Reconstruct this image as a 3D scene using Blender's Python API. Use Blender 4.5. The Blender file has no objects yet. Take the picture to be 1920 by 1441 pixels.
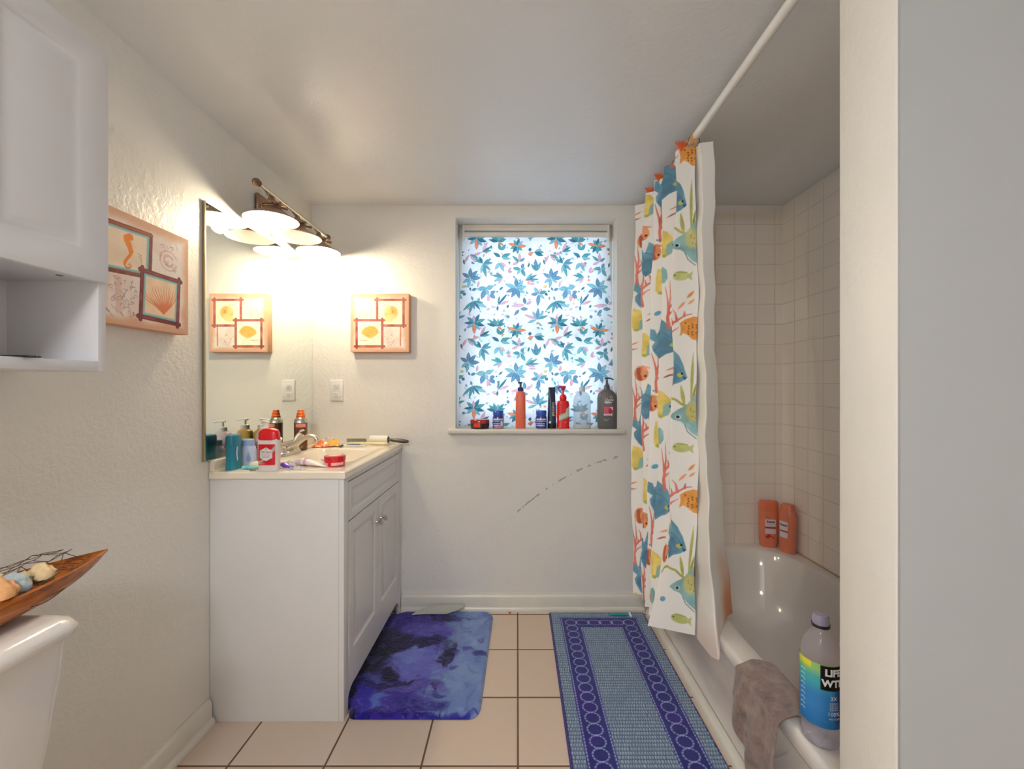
import bpy, bmesh, math, random
import numpy as np
from mathutils import Vector, Matrix
random.seed(7)
SC = bpy.context.scene
COL = SC.collection
PI = math.pi

# ------------------------------------------------------------ camera, sky, exposure
# photograph: level wide-angle view, vanishing point near the picture centre
cam_d = bpy.data.cameras.new('camera')
cam_d.sensor_width = 36.0
cam_d.lens = 822.0 / 1920.0 * 36.0
cam_d.shift_x = -10.0 / 1920.0
cam_d.shift_y = 1.5 / 1920.0
cam_d.clip_start = 0.02
cam = bpy.data.objects.new('camera', cam_d)
cam.location = (0, 0, 1.22)
cam.rotation_euler = (PI / 2, 0, 0)
COL.objects.link(cam)
SC.camera = cam

world = bpy.data.worlds.new('daylight')
SC.world = world
world.use_nodes = True
wb = world.node_tree.nodes['Background']
wb.inputs['Color'].default_value = (0.68, 0.84, 1.0, 1)
wb.inputs['Strength'].default_value = 1.62

SC.view_settings.view_transform = 'Standard'
SC.view_settings.look = 'None'
SC.view_settings.gamma = 1.0
SC.view_settings.use_curve_mapping = False
SC.view_settings.exposure = 0.86
SC.cycles.use_denoising = True
SC.cycles.max_bounces = 8
SC.cycles.diffuse_bounces = 5
SC.cycles.use_adaptive_sampling = True
SC.cycles.adaptive_threshold = 0.02
SC.cycles.transparent_max_bounces = 16
SC.cycles.sample_clamp_indirect = 6.0
SC.cycles.caustics_reflective = False
SC.cycles.caustics_refractive = False

BULB = 140.0          # glow of the two warm bulbs over the mirror
FILL_DOME = 42.0           # glow of the added, unseen fill dome behind the camera

# room measures (metres, camera above the origin looking along +y)
XL, XR, YB, ZC = -1.116, 1.443, 2.38, 2.195
YF = -1.90

# ------------------------------------------------------------ colour and materials
def lin(c):
    out = []
    for v in c[:3]:
        v = v / 255.0
        out.append(v / 12.92 if v <= 0.04045 else ((v + 0.055) / 1.055) ** 2.4)
    return (out[0], out[1], out[2], 1.0)

class NT:
    def __init__(s, name):
        s.m = bpy.data.materials.new(name); s.m.use_nodes = True
        s.t = s.m.node_tree
        s.b = s.t.nodes['Principled BSDF']; s.out = s.t.nodes['Material Output']
    def n(s, kind, **kw):
        nd = s.t.nodes.new(kind)
        for k, v in kw.items():
            setattr(nd, k, v)
        return nd
    def l(s, a, b): s.t.links.new(a, b)
    def math(s, op, a, b=None, c=None):
        nd = s.n('ShaderNodeMath', operation=op)
        for i, v in enumerate((a, b, c)):
            if v is None: continue
            if isinstance(v, (int, float)): nd.inputs[i].default_value = v
            else: s.l(v, nd.inputs[i])
        return nd.outputs[0]
    def mix(s, fac, a, b, blend='MIX'):
        nd = s.n('ShaderNodeMix', data_type='RGBA', blend_type=blend)
        for i, v in ((0, fac), (6, a), (7, b)):
            if isinstance(v, (int, float)): nd.inputs[i].default_value = v
            elif isinstance(v, tuple): nd.inputs[i].default_value = v
            else: s.l(v, nd.inputs[i])
        return nd.outputs[2]
    def pos(s):
        return s.n('ShaderNodeTexCoord').outputs['Object']
    def noise(s, scale, detail=3, rough=0.5, vec=None, dist=0.0):
        nd = s.n('ShaderNodeTexNoise')
        nd.inputs['Scale'].default_value = scale
        nd.inputs['Detail'].default_value = detail
        nd.inputs['Roughness'].default_value = rough
        nd.inputs['Distortion'].default_value = dist
        s.l(vec if vec is not None else s.pos(), nd.inputs['Vector'])
        return nd.outputs['Fac']
    def ramp(s, fac, stops):
        nd = s.n('ShaderNodeValToRGB')
        e = nd.color_ramp.elements
        e[0].position, e[0].color = stops[0]
        e[1].position, e[1].color = stops[-1]
        for p, c in stops[1:-1]:
            k = e.new(p); k.color = c
        s.l(fac, nd.inputs[0])
        return nd.outputs[0]
    def bump(s, h, strength, dist=0.001):
        nd = s.n('ShaderNodeBump')
        nd.inputs['Strength'].default_value = strength
        nd.inputs['Distance'].default_value = dist
        s.l(h, nd.inputs['Height']); s.l(nd.outputs[0], s.b.inputs['Normal'])
        return nd

def mat(name, c, rough=0.5, metal=0.0, var=0.06, vscale=14.0, bump=0.0, bscale=120.0, bdist=0.001,
        coat=0.0, sub=0.0, spec=0.5, alpha=None):
    k = NT(name)
    base = lin(c)
    dark = tuple(v * (1 - var) for v in base[:3]) + (1,)
    lite = tuple(min(1, v * (1 + var)) for v in base[:3]) + (1,)
    k.l(k.mix(k.noise(vscale), dark, lite), k.b.inputs['Base Color'])
    k.b.inputs['Roughness'].default_value = rough
    k.b.inputs['Metallic'].default_value = metal
    k.b.inputs['Coat Weight'].default_value = coat
    k.b.inputs['Specular IOR Level'].default_value = spec
    if sub:
        k.b.inputs['Subsurface Weight'].default_value = sub
        k.b.inputs['Subsurface Scale'].default_value = 0.01
    if bump: k.bump(k.noise(bscale, 4), bump, bdist)
    return k.m

def thin_clear(name, tint=(225, 232, 238), haze=0.12, rough=0.05, edge=0.55):
    """thin clear plastic: mostly see-through, glossy towards grazing angles, a little milky"""
    k = NT(name)
    tr = k.n('ShaderNodeBsdfTransparent'); tr.inputs[0].default_value = lin(tint)
    gl = k.n('ShaderNodeBsdfGlossy'); gl.inputs['Roughness'].default_value = rough
    df = k.n('ShaderNodeBsdfDiffuse'); df.inputs[0].default_value = lin((238, 240, 242))
    lw = k.n('ShaderNodeFresnel'); lw.inputs[0].default_value = 1.45
    m1 = k.n('ShaderNodeMixShader'); k.l(k.math('ADD', k.math('MULTIPLY', k.noise(9), 0.1), haze), m1.inputs[0])
    k.l(tr.outputs[0], m1.inputs[1]); k.l(df.outputs[0], m1.inputs[2])
    m2 = k.n('ShaderNodeMixShader'); gm = k.n('ShaderNodeNewGeometry'); k.l(k.math('MULTIPLY', k.math('MULTIPLY', lw.outputs[0], edge * 1.6), k.math('SUBTRACT', 1.0, gm.outputs['Backfacing'])), m2.inputs[0])
    k.l(m1.outputs[0], m2.inputs[1]); k.l(gl.outputs[0], m2.inputs[2])
    k.l(m2.outputs[0], k.out.inputs['Surface'])
    return k.m

def glow(name, c, strength):
    k = NT(name)
    k.b.inputs['Base Color'].default_value = lin((250, 250, 250))
    em = k.b.inputs['Emission Color']
    base = c
    k.l(k.mix(k.noise(3), tuple(v * .98 for v in base[:3]) + (1,), base), em)
    k.b.inputs['Emission Strength'].default_value = strength
    return k.m

def attr_mat(name, rough=0.7, transl=0.0, bump=0.0, bscale=300.0, spec=0.3, gain=1.0, sheen=0.0):
    """colour comes from the mesh's own painted pattern"""
    k = NT(name)
    a = k.n('ShaderNodeAttribute'); a.attribute_name = 'Col'
    c = k.mix(k.math('MULTIPLY', k.noise(60), 0.06), a.outputs['Color'], (0.9, 0.9, 0.9, 1), 'MULTIPLY')
    k.l(c, k.b.inputs['Base Color'])
    k.b.inputs['Roughness'].default_value = rough
    k.b.inputs['Specular IOR Level'].default_value = spec
    k.b.inputs['Sheen Weight'].default_value = sheen
    if bump: k.bump(k.noise(bscale, 2), bump, 0.001)
    if transl:
        tl = k.n('ShaderNodeBsdfTranslucent'); k.l(c, tl.inputs[0])
        mx = k.n('ShaderNodeMixShader'); mx.inputs[0].default_value = transl
        k.l(k.b.outputs[0], mx.inputs[1]); k.l(tl.outputs[0], mx.inputs[2])
        k.l(mx.outputs[0], k.out.inputs['Surface'])
    return k.m

def plaster(name, c, scale=75.0, strength=0.45, rough=0.42, scuffs=False, dist=0.003):
    k = NT(name)
    p = k.pos()
    base = lin(c)
    col = k.mix(k.noise(2.2, 4, .6, p), tuple(v * .955 for v in base[:3]) + (1,), tuple(min(1, v * 1.03) for v in base[:3]) + (1,))
    if scuffs:
        sp = k.n('ShaderNodeSeparateXYZ'); k.l(p, sp.inputs[0])
        x, z = sp.outputs[0], sp.outputs[2]
        # dashed pencil-like scuff arc under the window:  z = f(x)
        f = k.math('ADD', k.math('MULTIPLY', k.math('MULTIPLY', x, x), -0.61), k.math('ADD', k.math('MULTIPLY', x, 0.88), 0.534))
        d = k.math('ABSOLUTE', k.math('SUBTRACT', z, f))
        wob = k.math('MULTIPLY', k.noise(70, 2, .5, p), 0.012)
        near = k.math('LESS_THAN', k.math('ABSOLUTE', k.math('SUBTRACT', d, k.math('SUBTRACT', wob, 0.004))), 0.0030)
        dash = k.math('GREATER_THAN', k.noise(30, 3, .6, p), 0.49)
        rng = k.math('MULTIPLY', k.math('GREATER_THAN', x, 0.0), k.math('LESS_THAN', x, 0.545))
        col = k.mix(k.math('MULTIPLY', k.math('MULTIPLY', k.math('MULTIPLY', near, dash), rng), 0.55), col, lin((96, 94, 96)))
    k.l(col, k.b.inputs['Base Color'])
    k.b.inputs['Roughness'].default_value = rough
    h = k.math('ADD', k.noise(scale, 3, .55, p, .6), k.math('MULTIPLY', k.noise(scale * .28, 2, .5, p), 1.2))
    k.bump(h, strength, dist)
    return k.m

def grid_tiles(name, c, grout, pitch, off, line, axes, rough=0.3, cvar=0.10, bdist=0.002, coat=0.0, tone=None):
    """square tiles laid on world axes; axes = two of 'X','Y','Z'"""
    k = NT(name); p = k.pos()
    sp = k.n('ShaderNodeSeparateXYZ'); k.l(p, sp.inputs[0])
    ds, cells = [], []
    for ax, o in zip(axes, off):
        v = k.math('DIVIDE', k.math('SUBTRACT', sp.outputs['XYZ'.index(ax)], o), pitch)
        cells.append(k.math('FLOOR', v))
        fr = k.math('FRACT', v)
        ds.append(k.math('MINIMUM', fr, k.math('SUBTRACT', 1.0, fr)))
    d = k.math('MINIMUM', ds[0], ds[1])
    cb = k.n('ShaderNodeCombineXYZ'); k.l(cells[0], cb.inputs[0]); k.l(cells[1], cb.inputs[1])
    wn = k.n('ShaderNodeTexWhiteNoise'); k.l(cb.outputs[0], wn.inputs['Vector'])
    base = lin(c)
    c1 = k.mix(wn.outputs['Value'], tuple(v * (1 - cvar) for v in base[:3]) + (1,), tuple(min(1, v * (1 + cvar)) for v in base[:3]) + (1,))
    c2 = k.mix(k.math('MULTIPLY', k.noise(9, 5, .6, p), .5), c1, tone if tone else base)
    g = k.math('LESS_THAN', d, line / pitch * .5)
    k.l(k.mix(g, c2, lin(grout)), k.b.inputs['Base Color'])
    k.l(k.math('ADD', k.math('MULTIPLY', g, 0.5), rough), k.b.inputs['Roughness'])
    sm = k.n('ShaderNodeMapRange'); k.l(d, sm.inputs[0])
    sm.inputs[1].default_value = line / pitch * .3; sm.inputs[2].default_value = line / pitch * 1.3
    k.bump(sm.outputs[0], 0.6, bdist)
    k.b.inputs['Coat Weight'].default_value = coat
    return k.m

# ------------------------------------------------------------ mesh helpers
def link(o, parent=None):
    COL.objects.link(o)
    if parent is not None: o.parent = parent
    return o

def obj(name, bm, m, parent=None, angle=35, smooth=True, loc=None):
    me = bpy.data.meshes.new(name)
    bmesh.ops.recalc_face_normals(bm, faces=bm.faces)
    bm.to_mesh(me); bm.free()
    for mm in (m if isinstance(m, (list, tuple)) else [m]): me.materials.append(mm)
    if smooth:
        me.polygons.foreach_set('use_smooth', [True] * len(me.polygons))
        me.set_sharp_from_angle(angle=math.radians(angle))
    o = bpy.data.objects.new(name, me)
    if loc: o.location = loc
    return link(o, parent)

def tag(o, label, cat, group=None):
    o['label'] = label; o['category'] = cat
    if group: o['group'] = group
    return o

def thing(name, label, cat, loc=(0, 0, 0), rz=0.0, group=None, rot=None):
    o = bpy.data.objects.new(name, None); link(o)
    o.empty_display_size = 0.02
    o.location = loc; o.rotation_euler = rot if rot else (0, 0, rz)
    return tag(o, label, cat, group)

def struct(name, bm, m, parent=None, **kw):
    o = obj(name, bm, m, parent, **kw)
    o['kind'] = 'structure'
    return o

def copy_tree(o, parent=None):
    c = o.copy(); COL.objects.link(c); c.parent = parent
    for ch in list(o.children): copy_tree(ch, c)
    return c

def B(): return bmesh.new()

def box(bm, x0, x1, y0, y1, z0, z1, mi=0, bev=0.0, seg=2):
    b2 = bmesh.new()
    vs = [b2.verts.new(p) for p in ((x0, y0, z0), (x1, y0, z0), (x1, y1, z0), (x0, y1, z0),
                                    (x0, y0, z1), (x1, y0, z1), (x1, y1, z1), (x0, y1, z1))]
    for f in ((0, 3, 2, 1), (4, 5, 6, 7), (0, 1, 5, 4), (1, 2, 6, 5), (2, 3, 7, 6), (3, 0, 4, 7)):
        b2.faces.new([vs[i] for i in f]).material_index = mi
    if bev: bmesh.ops.bevel(b2, geom=b2.edges[:], offset=bev, segments=seg, profile=.5, affect='EDGES')
    for f in b2.faces: f.material_index = mi
    merge(bm, b2)
    return bm

def merge(bm, b2, M=None):
    if M is not None: bmesh.ops.transform(b2, matrix=M, verts=b2.verts)
    vm = {v: bm.verts.new(v.co) for v in b2.verts}
    for f in b2.faces:
        nf = bm.faces.new([vm[v] for v in f.verts]); nf.material_index = f.material_index
    b2.free()

def ring(rx, ry, z, cx=0, cy=0, n=32, e=2.0):
    out = []
    for i in range(n):
        a = 2 * PI * i / n
        c, s = math.cos(a), math.sin(a)
        k = 2.0 / e
        out.append((cx + rx * math.copysign(abs(c) ** k, c), cy + ry * math.copysign(abs(s) ** k, s), z))
    return out

def loft(bm, rings, caps=True, mi=0):
    rows = [[bm.verts.new(p) for p in r] for r in rings]
    n = len(rows[0])
    for a, b in zip(rows, rows[1:]):
        for i in range(n):
            bm.faces.new((a[i], a[(i + 1) % n], b[(i + 1) % n], b[i])).material_index = mi
    if caps:
        bm.faces.new(rows[0][::-1]).material_index = mi
        bm.faces.new(rows[-1]).material_index = mi
    return bm

def body(bm, secs, n=36, e=2.0, mi=0, caps=True):
    """secs: (z, rx, ry[, cx, cy[, e]])"""
    rs = []
    for s in secs:
        z, rx, ry = s[:3]
        cx, cy = (s[3], s[4]) if len(s) > 4 else (0, 0)
        rs.append(ring(rx, ry, z, cx, cy, n, s[5] if len(s) > 5 else e))
    return loft(bm, rs, caps, mi)

def tube(bm, pts, r, n=12, mi=0, flat=1.0):
    pts = [Vector(p) for p in pts]
    rs = r if isinstance(r, (list, tuple)) else [r] * len(pts)
    rings = []
    t0 = (pts[1] - pts[0]).normalized()
    up = Vector((0, 0, 1)) if abs(t0.z) < .9 else Vector((1, 0, 0))
    for i, p in enumerate(pts):
        t = (pts[min(i + 1, len(pts) - 1)] - pts[max(i - 1, 0)]).normalized()
        s = t.cross(up).normalized(); up = s.cross(t).normalized()
        rings.append([tuple(p + s * (rs[i] * math.cos(2 * PI * k / n)) + up * (rs[i] * flat * math.sin(2 * PI * k / n))) for k in range(n)])
    return loft(bm, rings, True, mi)

def spline(pts, m=6):
    P = [Vector(p) for p in pts]; out = []
    for i in range(len(P) - 1):
        p0, p1, p2, p3 = P[max(i - 1, 0)], P[i], P[i + 1], P[min(i + 2, len(P) - 1)]
        for k in range(m):
            t = k / m
            out.append(.5 * ((2 * p1) + (p2 - p0) * t + (2 * p0 - 5 * p1 + 4 * p2 - p3) * t * t + (3 * p1 - p0 - 3 * p2 + p3) * t ** 3))
    out.append(P[-1])
    return out

def torus(bm, R, r, c=(0, 0, 0), axis='Y', n=24, m=8):
    rows = []
    for i in range(n):
        a = 2 * PI * i / n; row = []
        for j in range(m):
            b = 2 * PI * j / m
            q = (R + r * math.cos(b)); u, v, w = q * math.cos(a), q * math.sin(a), r * math.sin(b)
            p = {'Z': (u, v, w), 'Y': (u, w, v), 'X': (w, u, v)}[axis]
            row.append(bm.verts.new((c[0] + p[0], c[1] + p[1], c[2] + p[2])))
        rows.append(row)
    for i in range(n):
        for j in range(m):
            a, b = rows[i], rows[(i + 1) % n]
            bm.faces.new((a[j], a[(j + 1) % m], b[(j + 1) % m], b[j]))
    return bm

def poly(bm, pts, mi=0):
    bm.faces.new([bm.verts.new(p) for p in pts]).material_index = mi
    return bm

def front(rx, ry, e=2.0, off=0.0006, cy=0.0):
    """maps label coordinates (u, z) onto the front (-y side) of a bottle"""
    def F(u, z, o=off):
        t = max(0.0, 1 - abs(min(.999, abs(u) / rx)) ** e)
        return (u, cy - ry * t ** (1 / e) - o, z)
    return F

def decal(name, pts, F, m, parent, label=None, off=0.0006, cuts=8):
    bm = B(); bm.faces.new([bm.verts.new((p[0], 0, p[1])) for p in pts])
    us = [p[0] for p in pts]; a, b = min(us), max(us)
    for i in range(1, cuts):
        g = bm.verts[:] + bm.edges[:] + bm.faces[:]
        bmesh.ops.bisect_plane(bm, geom=g, plane_co=(a + (b - a) * i / cuts, 0, 0), plane_no=(1, 0, 0))
    for v in bm.verts: v.co = F(v.co.x, v.co.z, off)
    o = obj(name, bm, m, parent)
    if label: o['label'] = label
    return o

def rrect(x0, x1, z0, z1, r, n=4):
    out = []
    for cx, cz, a0 in ((x1 - r, z1 - r, 0), (x0 + r, z1 - r, 90), (x0 + r, z0 + r, 180), (x1 - r, z0 + r, 270)):
        for i in range(n + 1):
            a = math.radians(a0 + 90 * i / n); out.append((cx + r * math.cos(a), cz + r * math.sin(a)))
    return out

def text(name, s, size, F, u, z, m, parent, rot=0.0, off=0.0011, shear=0.0, bold=0.0, sx=1.0):
    cu = bpy.data.curves.new('t', 'FONT'); cu.body = s; cu.size = size
    cu.align_x = 'CENTER'; cu.align_y = 'CENTER'; cu.shear = shear; cu.offset = bold; cu.resolution_u = 3
    to = bpy.data.objects.new('t', cu); COL.objects.link(to)
    me = bpy.data.meshes.new_from_object(to.evaluated_get(bpy.context.evaluated_depsgraph_get()))
    bpy.data.objects.remove(to); bpy.data.curves.remove(cu)
    c, sn = math.cos(rot), math.sin(rot)
    for v in me.vertices:
        x, y = v.co.x * sx, v.co.y
        v.co = F(u + x * c - y * sn, z + x * sn + y * c, off)
    me.name = name; me.materials.clear(); me.materials.append(m)
    o = bpy.data.objects.new(name, me)
    return link(o, parent)

def flatxy(z): return lambda u, v, o=0.0: (u, v, z + o)

# ------------------------------------------------------------ pattern painter (gives each cloth or canvas its own print)
def sstep(x): 
    x = np.clip(x, 0, 1); return x * x * (3 - 2 * x)
def vnoise(X, Y, s, seed=0):
    r = np.random.RandomState(seed); T = r.rand(64, 64)
    x, y = X * s, Y * s
    i, j = np.floor(x).astype(int), np.floor(y).astype(int)
    fx, fy = sstep(x - i), sstep(y - j)
    g = lambda a, b: T[b % 64, a % 64]
    return (g(i, j) * (1 - fx) + g(i + 1, j) * fx) * (1 - fy) + (g(i, j + 1) * (1 - fx) + g(i + 1, j + 1) * fx) * fy
def fbm(X, Y, s, seed=0, o=4):
    t = 0; a = .5
    for k in range(o): t = t + a * vnoise(X, Y, s * 2 ** k, seed + k); a *= .5
    return t

class Paint:
    def __init__(s, x0, x1, y0, y1, px, bg):
        s.px = px
        s.xs = np.linspace(x0, x1, int((x1 - x0) / px) + 2); s.ys = np.linspace(y0, y1, int((y1 - y0) / px) + 2)
        s.X, s.Y = np.meshgrid(s.xs, s.ys)
        s.C = np.ones(s.X.shape + (3,)) * np.array(bg[:3]) / 255.0
    def win(s, x0, x1, y0, y1):
        i0, i1 = np.searchsorted(s.xs, (x0, x1)); j0, j1 = np.searchsorted(s.ys, (y0, y1))
        return slice(max(0, j0 - 2), j1 + 2), slice(max(0, i0 - 2), i1 + 2)
    def blend(s, w, m, c, a=1.0, var=0.0):
        if m.size == 0: return
        c = np.array(c[:3]) / 255.0
        if var:
            n = (fbm(s.X[w], s.Y[w], 30, 5) - .47) * 2
            c = np.clip(c + n[..., None] * var, 0, 1)
        m = (np.clip(m, 0, 1) * a)[..., None]
        s.C[w] = s.C[w] * (1 - m) + c * m
    def ell(s, cx, cy, rx, ry, c, ang=0.0, a=1.0, soft=None, var=0.0):
        R = max(rx, ry) * 1.3; w = s.win(cx - R, cx + R, cy - R, cy + R)
        dx, dy = s.X[w] - cx, s.Y[w] - cy
        u = dx * math.cos(ang) + dy * math.sin(ang); v = -dx * math.sin(ang) + dy * math.cos(ang)
        d = (1 - np.sqrt((u / rx) ** 2 + (v / ry) ** 2)) * min(rx, ry)
        sf = soft or s.px
        s.blend(w, sstep(d / sf + .5), c, a, var)
    def leaf(s, x0, y0, x1, y1, wd, c, a=1.0, var=0.0, edge=None, fat=1.0, vein=None):
        L = math.hypot(x1 - x0, y1 - y0) + 1e-9; p = wd + s.px
        w = s.win(min(x0, x1) - p, max(x0, x1) + p, min(y0, y1) - p, max(y0, y1) + p)
        tx, ty = (x1 - x0) / L, (y1 - y0) / L
        dx, dy = s.X[w] - x0, s.Y[w] - y0
        t = (dx * tx + dy * ty) / L; v = np.abs(-dx * ty + dy * tx)
        hw = wd * .5 * np.sin(PI * np.clip(t, 0, 1) ** fat)
        m = sstep((hw - v) / s.px + .5) * (t > -.0) * (t < 1)
        s.blend(w, m, c, a, var)
        if edge is not None: s.blend(w, m * (v > hw - s.px * 1.2), edge, a * .6)
        if vein is not None: s.blend(w, m * (v < s.px * .8) * (hw > s.px * 2), vein, a * .55)
    def poly(s, pts, c, a=1.0, soft=None, var=0.0):
        xs = [p[0] for p in pts]; ys = [p[1] for p in pts]; sf = soft or s.px
        w = s.win(min(xs) - sf, max(xs) + sf, min(ys) - sf, max(ys) + sf)
        X, Y = s.X[w], s.Y[w]
        ins = np.zeros(X.shape, bool); D = np.full(X.shape, 1e9)
        for (ax, ay), (bx, by) in zip(pts, pts[1:] + pts[:1]):
            with np.errstate(divide='ignore', invalid='ignore'):
                cr = ((ay > Y) != (by > Y)) & (X < (bx - ax) * (Y - ay) / (by - ay + 1e-12) + ax)
            ins ^= cr
            ex, ey = bx - ax, by - ay; q = ex * ex + ey * ey + 1e-12
            t = np.clip(((X - ax) * ex + (Y - ay) * ey) / q, 0, 1)
            D = np.minimum(D, np.hypot(X - ax - t * ex, Y - ay - t * ey))
        s.blend(w, sstep(np.where(ins, D, -D) / sf + .5), c, a, var)
    def line(s, pts, wd, c, a=1.0, taper=False, var=0.0, soft=None):
        xs = [p[0] for p in pts]; ys = [p[1] for p in pts]; p_ = wd + s.px; sf = soft or s.px
        w = s.win(min(xs) - p_, max(xs) + p_, min(ys) - p_, max(ys) + p_)
        X, Y = s.X[w], s.Y[w]; M = np.zeros(X.shape); n = len(pts) - 1
        for i, ((ax, ay), (bx, by)) in enumerate(zip(pts, pts[1:])):
            ex, ey = bx - ax, by - ay; q = ex * ex + ey * ey + 1e-12
            t = np.clip(((X - ax) * ex + (Y - ay) * ey) / q, 0, 1)
            d = np.hypot(X - ax - t * ex, Y - ay - t * ey)
            h = wd / 2 * (1 - (i + t) / n * .8 if taper else 1)
            M = np.maximum(M, sstep((h - d) / sf + .5))
        s.blend(w, M, c, a, var)
    def rect(s, x0, x1, y0, y1, c, a=1.0, var=0.0, soft=None):
        s.poly([(x0, y0), (x1, y0), (x1, y1), (x0, y1)], c, a, soft, var)
    def mesh(s, name, F, m, parent=None):
        """F maps the arrays X, Y to x, y, z arrays"""
        x, y, z = F(s.X, s.Y)
        ny, nx = s.X.shape
        co = np.stack([x, y, z], -1).reshape(-1, 3).astype(np.float32)
        me = bpy.data.meshes.new(name)
        me.vertices.add(ny * nx); me.vertices.foreach_set('co', co.ravel())
        i = (np.arange(ny - 1)[:, None] * nx + np.arange(nx - 1)[None, :]).ravel()
        q = np.stack([i, i + 1, i + 1 + nx, i + nx], -1).astype(np.int32)
        nf = len(q)
        me.loops.add(nf * 4); me.loops.foreach_set('vertex_index', q.ravel())
        me.polygons.add(nf); me.polygons.foreach_set('loop_start', np.arange(0, nf * 4, 4, dtype=np.int32))
        me.polygons.foreach_set('use_smooth', np.ones(nf, bool))
        me.update(calc_edges=True)
        at = me.color_attributes.new('Col', 'FLOAT_COLOR', 'POINT')
        C = np.clip(s.C, 0, 1); L = np.where(C <= .04045, C / 12.92, ((C + .055) / 1.055) ** 2.4)
        rgba = np.concatenate([L, np.ones(L.shape[:2] + (1,))], -1).astype(np.float32)
        at.data.foreach_set('color', rgba.ravel())
        me.materials.append(m)
        o = bpy.data.objects.new(name, me)
        return link(o, parent)

# ------------------------------------------------------------ shared materials
WALL = plaster('cream_orange_peel_plaster', (231, 228, 222), 70, .5, .40, scuffs=True)
WALLB = plaster('cream_wall_paint', (231, 228, 221), 70, .5, .40)
PART = plaster('warm_white_wall_paint', (228, 223, 213), 60, .35, .45)
CEIL = plaster('ceiling_paint', (229, 231, 233), 55, .30, .30)
TRIM = mat('white_gloss_trim_paint', (222, 218, 208), .28, bump=.1, bscale=40)
FLOOR = grid_tiles('floor_tiles', (214, 194, 176), (104, 74, 54), .310, (.002, 1.405), .0065, 'XY', .32, .045, tone=lin((206, 184, 164)))
TILEB = grid_tiles('white_wall_tiles_back', (240, 231, 220), (214, 203, 190), .1080, (1.178, .363), .0032, 'XZ', .16, .02, .0012)
TILER = grid_tiles('white_wall_tiles_right', (240, 231, 220), (214, 203, 190), .1080, (2.38, .363), .0032, 'YZ', .16, .02, .0012)
WCAB = mat('white_cabinet_laminate', (226, 224, 226), .30, var=.02, coat=.1)
WVAN = mat('white_vanity_paint', (226, 224, 222), .32, var=.02)
CERAM = mat('white_enamel', (226, 220, 214), .12, var=.015, coat=.5)
NICKEL = mat('brushed_nickel', (214, 208, 196), .34, 1.0, bump=.05, bscale=300)
BRONZE = mat('aged_bronze_metal', (150, 122, 100), .38, 1.0, .18, 30)
STEEL = mat('brushed_steel', (200, 196, 188), .25, 1.0)
WHITEP = mat('white_plastic', (232, 230, 226), .35, var=.02)
BLACKP = mat('black_plastic', (30, 30, 34), .4)
INK = mat('dark_print', (40, 42, 50), .6)
INKW = mat('white_print', (238, 238, 238), .6)
INKG = mat('grey_print', (140, 138, 140), .6)
# ============================================================ THE ROOM
bm = B(); box(bm, XL - .2, XR + .3, YF - .1, YB + .1, -.1, 0); struct('floor', bm, FLOOR)
bm = B(); box(bm, XL - .2, XR + .3, YF - .1, YB + .2, ZC, ZC + .1); struct('ceiling', bm, CEIL)
bm = B(); box(bm, XL - .15, XL, YF, YB + .2, 0, ZC); struct('wall_left', bm, WALLB)
bm = B(); box(bm, XR, XR + .15, YF, YB + .2, 0, ZC); struct('wall_right', bm, PART)
bm = B(); box(bm, XL - .15, XR + .15, YF - .12, YF, 0, ZC); struct('wall_front', bm, WALLB)
# back wall with the window opening
WX0, WX1, WZ0, WZ1 = -.336, .541, .961, 2.129
bm = B()
T = .22
box(bm, XL, WX0, YB, YB + T, 0, ZC); box(bm, WX1, XR, YB, YB + T, 0, ZC)
box(bm, WX0, WX1, YB, YB + T, 0, WZ0); box(bm, WX0, WX1, YB, YB + T, WZ1, ZC)
struct('wall_back', bm, WALL)
# short wall at the foot of the tub: cream, its near face covered by an added panel
bm = B(); box(bm, .577, XR, .667, .787, 0, ZC, bev=.004, seg=2); struct('wall_partition', bm, PART)
bm = B(); box(bm, .579, XR, .6625, .6668, 0, ZC); struct('wall_near_shade', bm, mat('near_face_shade_grey', (164, 165, 165), .5, var=.02))  # added panel: darker grey paints in the shade on the near side
# tiled surround of the tub
bm = B(); box(bm, .70, XR, YB - .008, YB, .36, 2.172); struct('wall_tile_back', bm, TILEB)
bm = B(); box(bm, XR - .008, XR, .787, YB - .008, .36, 2.172); struct('wall_tile_right', bm, TILER)

def skirting(name, x0, x1, y0, y1, axis):
    """baseboard with a rounded top and a quarter-round shoe; runs along x (axis 'x') or y"""
    prof = [(0, 0), (.026, 0), (.026, .012), (.020, .022), (.014, .024), (.014, .074), (.011, .082), (.005, .088), (.004, .094), (0, .094)]
    bm = B()
    if axis == 'x': ends = [[(x, YB - d, z) for d, z in prof] for x in (x0, x1)]
    else: ends = [[(XL + d, y, z) for d, z in prof] for y in (y0, y1)]
    loft(bm, ends)
    return struct(name, bm, TRIM)
skirting('baseboard_back', -.627, .684, 0, 0, 'x')
skirting('baseboard_left', 0, 0, YF, 1.583, 'y')

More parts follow.
